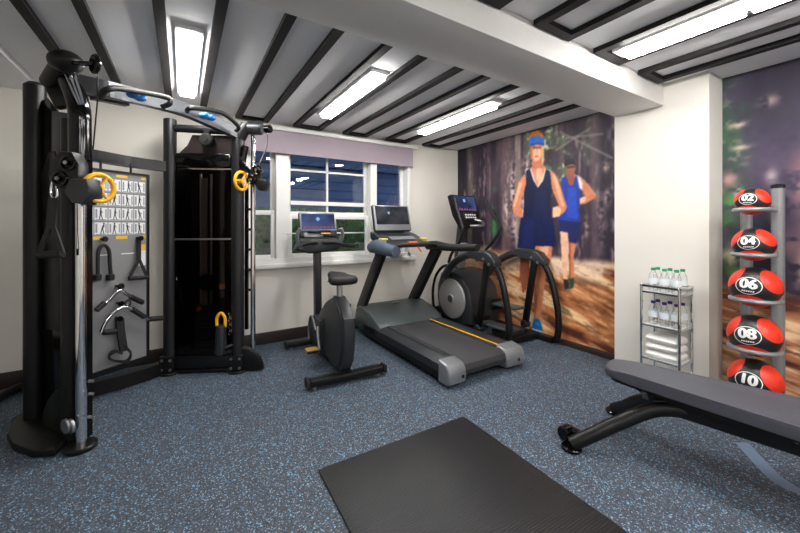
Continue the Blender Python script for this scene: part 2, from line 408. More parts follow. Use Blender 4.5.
# blind: head rail, half lowered cloth, bottom bar
bl = thing('roller_blind', 'mauve grey roller blind pulled down over the top of the window', 'blind', (1.6, YB - 0.06, 2.3))
obj('head_rail', MB().box((1.585, YB - 0.05, 2.325), (2.22, 0.085, 0.045), bev=0.006), 'white', bl, label='white head rail')
obj('blind_fabric', MB().box((1.58, YB - 0.055, 2.19), (2.13, 0.006, 0.235)), 'blind', bl)
obj('bottom_bar', MB().box((1.58, YB - 0.055, 2.07), (2.13, 0.018, 0.022), bev=0.005), 'blind', bl)

# ------------------------------------------------------------------ outside the window
out = MB().box((1.6, 8, -0.3), (16, 7.6, 0.1)); struct('ground_outside', out, 'soil')
hb = MB(); hb.box((1.6, 4.9, 0.6), (6, 0.45, 1.7), bev=0.1)
for i in range(5200):
    x = random.uniform(-1.2, 4.4); z = random.uniform(-.2, 1.5); y = 4.66 + random.uniform(-.06, .05)
    if random.random() < 0.2: z = 1.45 + random.uniform(-.03, .07); y = random.uniform(4.66, 5.1)
    d = Vector((random.uniform(-1, 1), random.uniform(-.6, .6), random.uniform(-1, 1))).normalized() * random.uniform(.02, .04)
    e = d.cross(Vector((random.uniform(-.4, .4), 1, random.uniform(-.4, .4)))).normalized() * random.uniform(.008, .016)
    p = Vector((x, y, z)); hb.quad(p - d, p + e, p + d, p - e)
tag(obj('hedge', hb, 'hedge', origin=(1.6, 4.9, -.25)), 'clipped dark green hedge outside behind the lower window panes', 'hedge')
hs = thing('house', 'blue grey building seen outside through the upper window panes', 'building', (1.6, 8.2, -.25))
b = MB().box((2.2, 8.6, 1.2), (12, 1.2, 2.9))
for k in range(14): b.box((2.2, 7.985, 0.0 + k * 0.2), (12, 0.04, 0.17))
obj('wall', b, 'siding', hs)
obj('roof', MB().prism([(7.75, 2.62), (8.6, 3.5), (9.45, 2.62)], (0, 0, 0), Y3, Z3, X3, -4, 8.4), 'slate', hs)
obj('chimney', MB().box((.9, 8.6, 3.4), (.5, .5, 1.0)), 'siding', hs)

# ------------------------------------------------------------------ ceiling lights
def ceiling_light(x, y0, y1, split, label, wd=0.15, segs=None):
    t = thing('ceiling_light', label, 'light', (x, (y0 + y1) / 2, H - 0.002), 'fluorescent lights between the ceiling strips')
    obj('housing', MB().box((x, (y0 + y1) / 2, H - 0.016), (wd - 0.01, y1 - y0, 0.026), bev=0.004), 'white', t)
    for a, c in ((y0 + .05, split - .012), (split + .012, y1 - .05)):
        if c - a < .05: continue
        obj('diffuser', MB().box((x, (a + c) / 2, H - 0.046), (wd - 0.05, c - a, 0.034), bev=0.006), 'diff', t, label='glowing white diffuser')
    return t
ceiling_light(0.035, 2.27, 3.42, 2.85, 'glowing ceiling light above the cable machine, nearest the left wall')
ceiling_light(1.205, 2.20, 3.36, 2.2, 'glowing ceiling light in the middle, above the exercise bike')
ceiling_light(2.372, 2.17, 3.36, 2.2, 'glowing ceiling light in front of the mural, above the treadmill console')
ceiling_light(2.372, -.35, 1.16, 0.555, 'glowing double ceiling light on the near side of the white beam')
ceiling_light(0.035, -1.6, -.1, -.8, 'added unseen fill light behind the camera on the left')  # unseen fixture added as fill, same build as the visible ones
ceiling_light(1.205, -1.6, -.1, -.8, 'added unseen fill light behind the camera in the middle')  # another unseen fixture added for fill
ceiling_light(2.372, -2.1, -.75, -1.4, 'added unseen fill light behind the camera on the right')  # added out of view to brighten the beam and faces turned to camera

# ================================================================== murals (flat printed wallpaper)
def vnoise(x, y, seed):
    xi = np.floor(x).astype(int); yi = np.floor(y).astype(int); fx = x - xi; fy = y - yi
    fx = fx * fx * (3 - 2 * fx); fy = fy * fy * (3 - 2 * fy)
    def hsh(a, b):
        q = (a * 374761393 + b * 668265263 + seed * 982451653) & 0x7fffffff
        q = ((q ^ (q >> 13)) * 1274126177) & 0x7fffffff
        return ((q ^ (q >> 16)) & 0xffff) / 65535.0
    return (hsh(xi, yi) * (1 - fx) + hsh(xi + 1, yi) * fx) * (1 - fy) + (hsh(xi, yi + 1) * (1 - fx) + hsh(xi + 1, yi + 1) * fx) * fy
def fbm(x, y, seed, o=3): return sum(vnoise(x * 2 ** i, y * 2 ** i, seed + i) * 0.5 ** i for i in range(o)) / (2 - 2 ** (1 - o))
def inside(poly, U, V):
    r = np.zeros(U.shape, bool); k = len(poly)
    for i in range(k):
        (x0, y0), (x1, y1) = poly[i], poly[(i + 1) % k]
        if y0 == y1: continue
        c = ((y0 > V) != (y1 > V)) & (U < (x1 - x0) * (V - y0) / (y1 - y0) + x0); r ^= c
    return r
def lin(c): c = np.asarray(c, float) / 255; return np.where(c <= 0.04045, c / 12.92, ((c + 0.055) / 1.055) ** 2.4)
def mix(I, mask, col, a=1.0):
    m = (mask * a)[..., None]; I[:] = I * (1 - m) + np.asarray(col, float) * m
def sstep(a, b, x): t = np.clip((x - a) / (b - a), 0, 1); return t * t * (3 - 2 * t)
def mural(name, y0, y1, z0, z1, nu, nv, paint, label):
    """printed sheet on the right-hand wall; U runs from y0 (left edge) to y1 (right edge) in metres, V is height"""
    U, V = np.meshgrid(np.linspace(0, y0 - y1, nu), np.linspace(z0, z1, nv))
    I = paint(U, V)
    verts = np.stack([np.zeros(U.size), (y0 - U).ravel(), V.ravel()], 1)
    idx = np.arange(nu * nv).reshape(nv, nu)
    faces = np.stack([idx[:-1, :-1], idx[:-1, 1:], idx[1:, 1:], idx[1:, :-1]], -1).reshape(-1, 4)
    me = bpy.data.meshes.new(name)
    me.vertices.add(len(verts)); me.vertices.foreach_set('co', verts.astype(np.float32).ravel())
    me.loops.add(faces.size); me.loops.foreach_set('vertex_index', faces.ravel().astype(np.int32))
    me.polygons.add(len(faces)); me.polygons.foreach_set('loop_start', np.arange(0, faces.size, 4, dtype=np.int32))
    me.update(calc_edges=True)
    ca = me.color_attributes.new('print', 'FLOAT_COLOR', 'POINT')
    ca.data.foreach_set('color', np.concatenate([lin(I.reshape(-1, 3)), np.ones((U.size, 1))], 1).astype(np.float32).ravel())
    m = bpy.data.materials.new(name + '_print'); m.use_nodes = True; nt = m.node_tree; b = nt.nodes['Principled BSDF']
    at_ = nt.nodes.new('ShaderNodeAttribute'); at_.attribute_name = 'print'; nt.links.new(at_.outputs['Color'], b.inputs['Base Color']); b.inputs['Roughness'].default_value = 0.55
    b.inputs['Specular IOR Level'].default_value = 0.3
    me.materials.append(m)
    o = bpy.data.objects.new(name, me); C.objects.link(o); o.location = (XW - 0.003, 0, 0)
    return tag(o, label, 'mural')
def mp(px, py):                 # a point of the print, measured on the mural wall
    p = at(px, py, X=XW - 0.003); return (YB - p.y, p.z)
def PX(l): return [mp(*q) for q in l]
def paint_runners(U, V):
    I = np.zeros(U.shape + (3,)); W = YB - 1.605
    n1 = fbm(U * 9, V * 1.1, 3, 4); n2 = fbm(U * 26, V * 3, 11, 3); n3 = fbm(U * 5, V * 5, 21, 4); n4 = fbm(U * 30, V * 30, 5, 2)
    I[:] = (52, 44, 56)
    mix(I, sstep(.45, .7, n1), (84, 70, 78)); mix(I, sstep(.56, .8, n2), (112, 94, 98), .6); mix(I, sstep(.52, .3, n1) * sstep(.4, .6, n2), (26, 22, 30), .8)
    # sunlit foliage glimpsed between the trunks
    fol = sstep(.40, .58, n3) * sstep(1.35, 1.8, V) * sstep(1.15, 1.35, U) * sstep(2.1, 1.75, U); mix(I, fol, (98, 118, 88), .9); mix(I, fol * sstep(.5, .75, n4), (206, 212, 188), .8)
    gl = np.exp(-((U - 0.72) / .05) ** 2) * sstep(1.0, 1.2, V) * sstep(1.85, 1.6, V) * sstep(.4, .6, n3); mix(I, gl, (70, 128, 84))
    # trunks with ragged bark light
    for x, wd, col, am in ((.12, .08, (40, 36, 46), .7), (.25, .05, (120, 116, 100), .5), (.48, .13, (48, 40, 52), .85), (.92, .10, (110, 92, 96), .75), (1.10, .05, (184, 164, 154), .55), (.62, .04, (92, 76, 84), .6), (1.85, .10, (58, 48, 62), .9), (2.05, .06, (104, 88, 96), .6), (2.2, .10, (54, 46, 60), .9), (1.62, .06, (70, 58, 66), .7)):
        e = np.exp(-((U - x + .02 * (n3 - .5)) / wd) ** 4); mix(I, e, col, am)
        lt = e * sstep(.5, .8, fbm(U * 34, V * 7, int(x * 90), 3)) * np.clip(1 - np.abs(U - x - wd * .3) / wd, 0, 1); mix(I, lt, (206, 184, 180), .75 * am)
    for cx, cz, rx, rz, c in ((1.02, 1.75, .04, .3, (214, 194, 190)), (.92, 1.45, .05, .2, (200, 178, 176)), (1.05, 1.25, .05, .2, (196, 172, 170)), (2.1, 1.3, .04, .25, (150, 128, 132)), (1.22, 1.95, .05, .14, (210, 196, 188)), (1.19, 1.6, .05, .12, (226, 208, 198)), (.33, 1.75, .04, .1, (138, 132, 112)), (2.16, 1.55, .03, .07, (220, 196, 186)), (2.15, 1.85, .03, .05, (216, 190, 176)), (1.95, 1.25, .03, .1, (176, 152, 150)), (2.3, 1.7, .02, .1, (150, 128, 130)), (.7, 1.5, .03, .06, (96, 150, 104))):
        e = np.exp(-((U - cx) / rx) ** 2 - ((V - cz) / rz) ** 2) * sstep(.35, .6, n4 * .5 + n2 * .5); mix(I, e, c, .9)
    for a, c in (((560, 132), (612, 158)), ((566, 138), (602, 134)), ((556, 150), (590, 128))):
        (ux, uz), (vx, vz) = mp(*a), mp(*c); dx, dz = vx - ux, vz - uz; L2 = dx * dx + dz * dz
        t = np.clip(((U - ux) * dx + (V - uz) * dz) / L2, 0, 1); dd = np.hypot(U - ux - t * dx, V - uz - t * dz); mix(I, sstep(.018, .004, dd), (146, 134, 130), .7)
    # forest floor
    hz = .93 + .05 * (n3 - .5) + .10 * sstep(1.5, 0, U)
    g = sstep(hz + .02, hz - .05, V)
    st = fbm(U * 2.2 + V * 1.5, V * 9 + U * 2.6, 41, 4); st2 = fbm(U * 7, V * 26 + U * 6, 57, 3)
    G = np.zeros(I.shape); G[:] = (204, 136, 88)
    mix(G, sstep(.48, .64, st), (252, 214, 168)); mix(G, sstep(.5, .30, st), (96, 54, 40), .95); mix(G, sstep(.56, .75, st2), (252, 214, 166), .5); mix(G, sstep(.42, .25, st2), (64, 38, 32), .5)
    mix(G, sstep(.60, .85, V) * sstep(.3, .5, n3), (240, 214, 190), .8); mix(G, sstep(.62, .78, n4) , (120, 70, 48), .35)
    mix(G, sstep(1.25, .7, U), (70, 46, 40), .35)
    I[:] = I * (1 - g[..., None]) + G * g[..., None]
    shade = .92 + .16 * n4
    def P(l, c, a=1.0): mix(I, inside(PX(l), U, V), c, a)
    def E(px, py, rx, ry, c, a=1.0):
        (cx, cz), (ex, _), (_, ez) = mp(px, py), mp(px + rx, py), mp(px, py + ry)
        mix(I, sstep(1.12, .92, np.hypot((U - cx) / (ex - cx), (V - cz) / (ez - cz))), c, a)
    f = lambda l, ox, oy, k: [(ox + x / k, oy + y / k) for x, y in l]
    T = lambda l: f(l, 490, 120, 4.44)          # measured on the upper detail
    B = lambda l: f(l, 490, 220, 3.808)         # measured on the lower detail
    skin, skl, skd = (204, 132, 100), (236, 186, 156), (150, 88, 66)
    # the man behind
    P(B([(266, 40), (295, 42), (301, 110), (294, 190), (296, 235), (280, 238), (272, 150)]), skl); P(B([(299, 70), (330, 84), (318, 140), (320, 222), (303, 232), (300, 150)]), skin); P(B([(300, 80), (308, 80), (306, 225), (300, 225)]), skd)
    P(B([(278, 225), (298, 226), (302, 262), (284, 264)]), (44, 46, 52)); P(B([(300, 222), (320, 220), (318, 258), (303, 264)]), (60, 72, 50))
    P(T([(372, 240), (400, 250), (436, 285), (470, 330), (468, 346), (420, 372), (398, 374), (392, 352), (420, 338), (408, 312), (386, 300)]), skin); P(T([(400, 345), (424, 340), (422, 362), (400, 372), (390, 360)]), skl)
    P(T([(335, 235), (372, 232), (378, 270), (362, 300), (342, 290)]), skd)
    P(T([(318, 258), (338, 248), (350, 290), (368, 290), (380, 244), (392, 262), (402, 320), (396, 380), (398, 475), (300, 462), (300, 420), (312, 330)]), (38, 62, 152)); P(T([(345, 300), (380, 300), (388, 440), (340, 430)]), (52, 84, 190), .7)
    P(T([(386, 248), (400, 254), (410, 282), (408, 312), (396, 300)]), (222, 220, 226)); P(T([(330, 455), (398, 470), (392, 478), (322, 468)]), (60, 100, 220), .8)
    P(T([(334, 196), (372, 190), (380, 215), (372, 244), (352, 252), (338, 238)]), (150, 94, 74)); P(T([(326, 196), (330, 180), (352, 174), (376, 182), (382, 200), (358, 196), (334, 206)]), (38, 34, 44)); P(T([(340, 206), (376, 204), (376, 212), (340, 214)]), (48, 32, 34), .8)
    P(B([(262, 0), (345, 8), (340, 56), (328, 90), (298, 84), (296, 48), (262, 42)]), (36, 42, 92))
    # the woman in front
    P(B([(116, 120), (148, 120), (150, 200), (140, 260), (124, 280), (112, 210)]), skd)
    P(B([(172, 86), (238, 90), (232, 150), (214, 190), (206, 260), (196, 330), (190, 382), (166, 380), (168, 300), (162, 250), (176, 190), (168, 140)]), skin); P(B([(188, 92), (226, 96), (214, 160), (196, 190), (190, 150)]), skl, .7); P(B([(166, 250), (176, 240), (178, 330), (170, 376)]), skd, .7)
    P(B([(166, 376), (188, 378), (200, 412), (196, 428), (180, 428), (158, 412)]), (36, 116, 186)); P(B([(158, 412), (198, 424), (194, 430), (160, 418)]), (200, 210, 220)); P(B([(170, 388), (186, 392), (190, 404), (172, 400)]), (60, 180, 220), .6)
    P(T([(152, 238), (162, 300), (146, 330), (132, 388), (160, 396), (176, 396), (178, 410), (158, 434), (132, 432), (102, 412), (98, 384), (112, 330), (124, 280)]), skin); P(T([(128, 280), (142, 280), (126, 340), (112, 384), (102, 384), (114, 330)]), skl, .7); P(T([(142, 398), (176, 398), (164, 430), (144, 432)]), skl)
    P(T([(264, 228), (288, 238), (304, 270), (330, 350), (342, 384), (330, 410), (304, 430), (276, 432), (276, 404), (292, 384), (306, 380), (284, 330), (270, 290)]), skin); P(T([(276, 240), (292, 250), (318, 340), (330, 380), (318, 380), (294, 310)]), skl, .7); P(T([(278, 388), (300, 384), (316, 398), (308, 428), (280, 432)]), skl)
    P(T([(190, 200), (236, 200), (252, 222), (244, 262), (212, 296), (188, 256), (172, 224)]), skin); P(T([(208, 200), (226, 200), (234, 250), (216, 288), (204, 260)]), skl, .8)
    P(T([(186, 170), (238, 170), (236, 215), (188, 215)]), (186, 116, 88))
    P(T([(160, 226), (176, 216), (190, 262), (212, 300), (236, 264), (246, 218), (266, 228), (274, 300), (266, 370), (272, 430), (280, 560), (130, 560), (142, 470), (150, 380), (150, 320), (160, 280)]), (24, 30, 62)); P(T([(176, 216), (182, 214), (196, 262), (212, 292), (232, 260), (242, 216), (247, 220), (237, 266), (212, 302), (190, 264)]), (214, 216, 224), .8)
    P(T([(200, 320), (250, 310), (256, 470), (180, 470)]), (30, 40, 80), .6)
    P(B([(118, -10), (240, -10), (252, 92), (248, 104), (176, 88), (170, 112), (104, 106), (110, 40)]), (24, 33, 76)); P(B([(136, 0), (166, 0), (160, 104), (120, 104)]), (32, 44, 94), .6)
    E(536.2, 152, 6.2, 9.5, skin); E(537, 153.5, 4, 7, skl, .8); P(T([(186, 118), (226, 118), (224, 128), (188, 128)]), (96, 58, 48), .7); P(T([(198, 158), (216, 158), (213, 165), (200, 165)]), (176, 70, 64), .8); P(T([(204, 128), (210, 128), (213, 148), (203, 148)]), (226, 160, 128), .8)
    P(T([(174, 112), (182, 112), (184, 168), (176, 160)]), (150, 104, 66)); P(T([(228, 112), (238, 116), (240, 180), (232, 200), (226, 170)]), (206, 166, 120))
    P(T([(166, 94), (182, 54), (212, 44), (234, 62), (240, 96), (204, 84)]), (178, 108, 42)); P(T([(172, 112), (170, 92), (186, 74), (214, 70), (238, 84), (242, 106), (224, 112), (202, 104), (184, 110)]), (38, 104, 196)); P(T([(176, 108), (206, 100), (242, 104), (240, 112), (206, 108), (182, 116)]), (26, 70, 150))
    I *= shade[..., None] * .92
    for _ in range(2):
        q = I.copy(); q[1:-1, 1:-1] = (I[1:-1, 1:-1] * 4 + (I[:-2, 1:-1] + I[2:, 1:-1] + I[1:-1, :-2] + I[1:-1, 2:]) * 2 + I[:-2, :-2] + I[2:, 2:] + I[:-2, 2:] + I[2:, :-2]) / 16; I = q
    I = 72 + (I - 70) * 1.18
    return np.clip(I, 0, 255)
mural('mural', YB - .002, 1.607, 0.051, H - 0.003, 380, 380, paint_runners, 'full-height photo mural of two runners in a pine forest beside the pier')
def paint_forest(U, V):
    I = np.zeros(U.shape + (3,))
    n1 = fbm(U * 4, V * 1.2, 71, 3); n3 = fbm(U * 7, V * 7, 81, 3); n4 = fbm(U * 22, V * 22, 91, 2)
    I[:] = (58, 50, 72); mix(I, sstep(.45, .7, n1), (82, 70, 92)); mix(I, sstep(.5, .3, n1), (38, 34, 50), .8)
    gr = sstep(.22, .04, U) * sstep(.3, .7, n3); mix(I, gr, (52, 84, 62), .7); mix(I, gr * sstep(.6, .8, n4), (176, 160, 146), .4)
    for cx, cz, rx, rz, c in ((.05, 1.45, .05, .07, (84, 150, 70)), (.03, 1.3, .05, .05, (70, 130, 66)), (.09, 1.52, .025, .04, (226, 206, 190)), (.05, 1.95, .05, .06, (60, 96, 66)), (.09, 2.02, .05, .02, (214, 180, 168)), (.04, 1.62, .04, .05, (196, 150, 140)), (.10, 1.85, .05, .02, (214, 190, 170)), (.26, 1.62, .03, .05, (176, 160, 162)), (.28, 1.35, .03, .14, (104, 122, 96)), (.25, 2.15, .05, .04, (170, 140, 140)), (.4, 1.55, .06, .2, (150, 112, 118)), (.42, 1.0, .05, .22, (206, 160, 150)), (.35, 1.15, .05, .1, (120, 90, 100)), (.06, 1.05, .06, .06, (206, 196, 150)), (.08, .92, .06, .05, (120, 170, 96))):
        e = np.exp(-((U - cx) / rx) ** 2 - ((V - cz) / rz) ** 2) * sstep(.2, .5, n4); mix(I, e, c, .85)
    hz = .82 + .06 * (n1 - .5); g = sstep(hz + .04, hz - .06, V)
    st = fbm(U * 3 + V * 1.5, V * 13 + U * 2, 141, 4); st2 = fbm(U * 6, V * 34 + U * 5, 157, 3)
    G = np.zeros(I.shape); G[:] = (176, 112, 78); mix(G, sstep(.52, .72, st), (240, 200, 160)); mix(G, sstep(.5, .32, st), (84, 46, 36)); mix(G, sstep(.6, .8, st2), (255, 224, 190), .5); mix(G, sstep(.4, .25, st2), (60, 34, 30), .6)
    I[:] = I * (1 - g[..., None]) + G * g[..., None]
    return np.clip(I * (.94 + .12 * n4)[..., None], 0, 255)
mural('mural', 0.953, -1.2, 0.051, H - 0.003, 330, 330, paint_forest, 'blurred dark forest mural on the wall behind the medicine ball rack')

# ================================================================== cable machine (left)
PL = Vector((-0.490, 2.658, 0)); PR = Vector((0.538, 3.345, 0))
RF = Vector((0.415, 3.346, 0)); RB = Vector((-0.089, 3.613, 0))
LF = at(71, 440, t=2.06); LF.z = 0
LB = at(35, 424, t=2.26); LB.z = 0
cm = thing('cable_machine', 'tall black dual-tower cable machine with arched top bar in the left corner', 'gym machine', (-0.1, 3.1, 0))
up_ = lambda p, z: Vector((p.x, p.y, z))
def part(name, mb, m, par=None, **k): return obj(name, mb, m, par or cm, **k)
dR = (RF - RB).normalized(); nR = Vector((dR.y, -dR.x, 0))        # inner face of the right tower, towards the viewer
dL = (LB - LF).normalized(); nL = Vector((dL.y, -dL.x, 0)); nL = nL if nL.dot(-LF) > 0 else -nL
# --- right tower
b = MB().cyl(up_(RB, 0.0), up_(RB, 2.195), 0.05, 20, 0.006); part('back_post', b, 'graphite')
b = MB().tube([up_(RF, 0), up_(RF, 0.6), up_(RF, 1.9), up_(RF, 2.05) + dR * .02, up_(RF, 2.16) + dR * .08], 0.052, 18, smooth=5); part('front_post', b, 'graphite')
b = MB().cyl(up_(RB, 2.12), up_(RF, 2.10), 0.034); part('top_crossbar', b, 'graphite')
part('crossbar_bottom', MB().bar(up_(RB, 0.10), up_(RF, 0.10), 0.08, 0.10, bev=0.01), 'black')
# shroud frame, smoked cover, back cover
A0, A1 = RB + dR * .05, RF - dR * .05
b = MB().bar(up_(A0, 1.84), up_(A1, 1.84), 0.05, 0.13, bev=0.02); part('shroud_head', b, 'black_gloss')
b = MB()
L = (A1 - A0).length
b.prism([(0, 1.90), (L, 1.90), (L, 2.07), (.12, 2.07), (.08, 1.98), (.02, 1.92)], A0 - nR * .04, dR, Z3, nR, -.01, .01); part('top_plate', b, 'plate_in')
b = MB().prism([(0, 0.16), (L, 0.16), (L, 1.78), (0, 1.78)], A0, dR, Z3, nR, 0.015, 0.021); part('smoked_cover', b, 'smoke')
b = MB().prism([(0, 0.12), (L, 0.12), (L, 1.80), (0, 1.80)], A0 - nR * .26, dR, Z3, nR, 0, 0.02); part('back_cover', b, 'plate_in')
for q, nm in ((A0, 'side_cover'), (A1, 'side_cover')): part(nm, MB().prism([(-.25, .12), (0, .12), (0, 1.8), (-.25, 1.8)], q, nR, Z3, dR, -.006, .006), 'black')
part('cover_band', MB().prism([(0, 1.15), (L, 1.15), (L, 1.166), (0, 1.166)], A0, dR, Z3, nR, 0.021, 0.023), 'steel', label='thin pale band')
rt = lambda px, py, off=0.0: on_plane(px, py, RB, RF, off)
# plane offset sign: towards the viewer is smaller distance
offs = lambda d: d * (1 if Vector((-(RF - RB).y, (RF - RB).x, 0)).dot(nR) > 0 else -1)
sc = rt(206, 330, offs(-.12)); sc.z = 0
for s_ in (-.045, .045):
    part('guide_rod', MB().cyl(up_(sc + dR * s_, .16), up_(sc + dR * s_, 1.74), 0.011, 10), 'steel')
part('guide_cover', MB().bar(up_(sc + nR * .03, .55), up_(sc + nR * .03, 1.70), 0.05, 0.012, up=nR), mat('guide_cover_grey', (128, 122, 120), .5))
for k in range(14):
    part('weight_plate', MB().box(up_(sc, 0.15 + k * 0.031), (0.15, 0.10, 0.027), Matrix.Rotation(math.atan2(dR.y, dR.x), 3, 'Z'), 0.005), mat('weight_plate_grey', (66, 66, 68), .5) if k == 0 else bpy.data.materials['weight_plate_grey'])
part('stack_top', MB().box(up_(sc, 0.62), (0.06, 0.05, 0.08), None, 0.008), 'black')
p = rt(199, 309, offs(-.05)); part('selector_pin', MB().ball(p, .022).cyl(p, p - nR * .06, .008), 'orange', label='orange selector knob')
p = rt(207, 282, offs(-.07)); part('pulley_wheel', MB().cyl(p - nR * .02, p + nR * .02, .07, 24, .006).cyl(p + nR * .02, p + nR * .03, .02), 'black_soft')
p = rt(222, 286, offs(-.07)); part('cable_clip', MB().box(p, (.05, .05, .05), None, .01), 'orange')
p = rt(207, 140, offs(.02)); pw = part('pulley_wheel', MB().cyl(p - nR * .03, p + nR * .03, .055, 24, .008).cyl(p - nR * .04, p + nR * .04, .02), 'black_soft')
part('pulley_bracket', MB().bar(up_(p, p.z), up_(p, 2.12), .05, .03, up=nR), 'graphite')
# foot of the tower with bolts
for q in (RB, RF):
    f = part('post_foot', MB().cyl(up_(q, 0), up_(q, .02), .085, 24, .004).box(up_(q, .09), (.12, .12, .14), Matrix.Rotation(math.atan2(dR.y, dR.x), 3, 'Z'), .01), 'black')
    for dz in (.05, .13):
        for s_ in (-.035, .035):
            c = up_(q, dz) + nR * .062 + dR * s_; part('bolt', MB().cyl(c - nR * .01, c + nR * .008, .011, 10), 'steel', f)
part('foot_plate', MB().cyl(up_(PR, 0), up_(PR, .03), .07, 24, .005).bar(up_(RF, .015), up_(PR, .015), .1, .03), 'black')
part('tower_base', MB().bar(up_(RB - nR * .12, .02), up_(RF - nR * .12, .02), .3, .04, bev=.01), 'black')
part('toe_guard', MB().prism([(-.02, .02), (.22, .02), (.19, .12), (.10, .20), (-.02, .24)], RF, dR, Z3, nR, -.03, .03, .006), 'black')
# chrome guide column, adjustment rail, top end cap
part('guide_column', MB().cyl(up_(PR, .03), up_(PR, 2.08), .021, 20), 'chrome', label='chrome column')
q = PR - dR * .055 + nR * .0
part('adjustment_rail', MB().bar(up_(q, .35), up_(q, 1.62), .028, .02, up=nR), 'black_gloss')
for k in range(5): part('rail_peg', MB().cyl(up_(q, 1.42 - k * .18) + dR * -.01, up_(q, 1.42 - k * .18) + dR * .06, .012, 10), 'black')
ec = at(262, 128, t=3.08); part('end_cap', MB().cyl(ec + Vector((-.10, .06, .0)), ec, .062, 24, .008), 'dark_metal', label='grey round end cap')
part('top_neck', MB().tube([up_(RF, 2.1) + dR * .04, ec + Vector((-.1, .06, 0)), ec - Vector((.02, -.01, 0))], .045, 16), 'graphite')
c = at(268, 129, t=3.02); part('pulley_wheel', MB().cyl(c + Vector((-.02, .02, 0)), c + Vector((.02, -.02, 0)), .035, 20, .005), 'black_gloss')
def carriage(px, py, t, yx, yy, flip, yt=.04, k_=1.0):
    """adjustable pulley carriage on the column: side plates, two wheels, yellow grab ring"""
    c = at(px, py, t=t); e = Vector((_C, -_S, 0)); v = Vector((-_S, -_C, 0))     # across / towards the room
    prf = [(-.105, -.02), (-.10, .07), (-.045, .13), (.02, .125), (.055, .06), (.05, -.07), (.0, -.09), (-.06, -.07)]
    cr = MB().prism([(x * k_, z * k_) for x, z in prf], c, e, Z3, v, -.035, .035, .008)
    ca = part('pulley_carriage', cr, 'black')
    prf = [(.02, -.02), (.11, -.02), (.125, -.07), (.115, -.12), (.085, -.16), (.03, -.15), (-.01, -.09)]
    cr2 = MB().prism([(x * k_, z * k_) for x, z in prf], c, e, Z3, v, -.045, .05, .01)
    part('lever_housing', cr2, 'charcoal' if k_ == 1 else 'black', ca)
    for ex, ez in ((.005, .065), (-.04, -.02)):
        k = c + e * ex * flip + Z3 * ez
        part('pulley', MB().torus(k + v * .04, v, .036, .008, 24, 8).cyl(k + v * .03, k + v * .055, .014), 'black_gloss', ca)
        part('axle_bolt', MB().cyl(k + v * .055, k + v * .06, .010, 8), 'steel', ca)
    y = at(yx, yy, t=t + yt)
    gx = e * .92 + v * .28
    yr = MB().torus(y, gx, .075, .013, 28, 10).cyl(y - gx * .05, y + gx * .015, .018)
    for a in (0, 2 * PI / 3, 4 * PI / 3):
        w_ = v * .9 - e * .45; yr.tube([y, y + (w_ * math.cos(a) + Z3 * math.sin(a)) * .075], .008, 8)
    part('grab_ring', yr, 'yellow', ca, label='yellow ring handle')
    return c
cR = carriage(258, 178, 3.05, 241.5, 181, 1, -.10, .75)
part('cable', MB().tube([c, c + Vector((-.01, .0, -.15)), cR + Z3 * .09], .005, 6), 'chrome')
part('cable_end', MB().tube([cR + Z3 * .05 + Vector((-.08, .02, 0)), cR + Vector((-.12, .03, .12)), cR + Vector((-.10, .02, .27))], .03, 10, smooth=4), 'black_gloss')
# --- left tower
b = MB()
b.prism([(0.02, .06), (.55, .06), (.55, 2.13), (.50, 2.16), (.30, 1.99), (.02, 1.95)], up_(LF, 0), dL, Z3, nL, -.06, -.015, .012); part('weight_shroud', b, 'black_gloss')
b = MB().prism([(.16, .62), (.36, .62), (.42, 1.60), (.32, 1.74), (.24, 1.74), (.14, 1.55)], up_(LF, 0), dL, Z3, nL, -.016, -.010, .002); part('cover_panel', b, 'black')
b = MB().cyl(up_(LB, 0), up_(LB, 2.20), .055, 20, .02); part('back_post', b, 'black')
b = MB().tube([up_(LF, .02), up_(LF, 1.9)], .045, 18); part('front_post', b, 'black')
s_ = [at(80, 160, t=1.98), at(80, 130, t=1.98), at(79, 108, t=1.98), at(73, 90, t=2.02), at(64, 74, t=2.08)]
part('column_sleeve', MB().tube(s_, .052, 20, smooth=6), 'black_gloss', label='glossy curved black sleeve')
for d_ in (0, 4.5, 9): part('sleeve_highlight', MB().tube([at(65 + d_, 73, t=1.99), at(74 + d_ * .75, 94, t=1.95), at(79 + d_ * .5, 104, t=1.93)], .006, 8), 'chrome')  # chrome rods stand in for the slanted highlight on the bent sleeve
b = MB(); k = at(66, 62, t=2.0); b.ball(k, .075, (1.1, 1.0, .85)).cyl(k, at(52, 84, t=2.1), .06, 18, .01); part('top_housing', b, 'black')
part('housing_arm', MB().bar(at(56, 88, t=2.08), at(66, 108, t=2.1), .07, .09, bev=.015), 'black')
k = at(95, 64, t=1.95); part('pulley_wheel', MB().cyl(k - Vector((.6, .3, 0)) * .02, k + Vector((.6, .3, 0)) * .02, .055, 22, .008).tube([k, at(72, 63, t=1.98)], .014, 8), 'black_gloss')
part('cable', MB().tube([at(97.5, 68, t=1.95), at(97.5, 100, t=1.95), at(93, 150, t=1.97)], .004, 6), 'black')
part('guide_column', MB().tube([up_(PL, .03), up_(PL, 1.8)], .026, 22), 'chrome', label='chrome column')
q = PL + Vector((.012, .05, 0)); part('adjustment_rail', MB().bar(up_(q, .04), up_(q, 1.75), .05, .03, up=(1, -1, 0)), 'black_gloss')
for px_, py_ in ((89, 381), (89, 394), (88, 417)): k = at(px_, py_, t=1.99); part('bolt', MB().cyl(k, k + Vector((.02, -.012, 0)), .009, 8), 'steel')
part('foot_plate', MB().cyl(up_(PL, 0), up_(PL, .03), .075, 24, .006), 'black')
cL = carriage(74, 176, 1.92, 99.5, 188, 1)
poly = [at(a, c_, Z=0) for a, c_ in ((7, 441), (12, 451), (32, 459), (55, 457), (64, 448), (74, 436), (66, 420), (45, 414), (26, 414), (12, 426))]
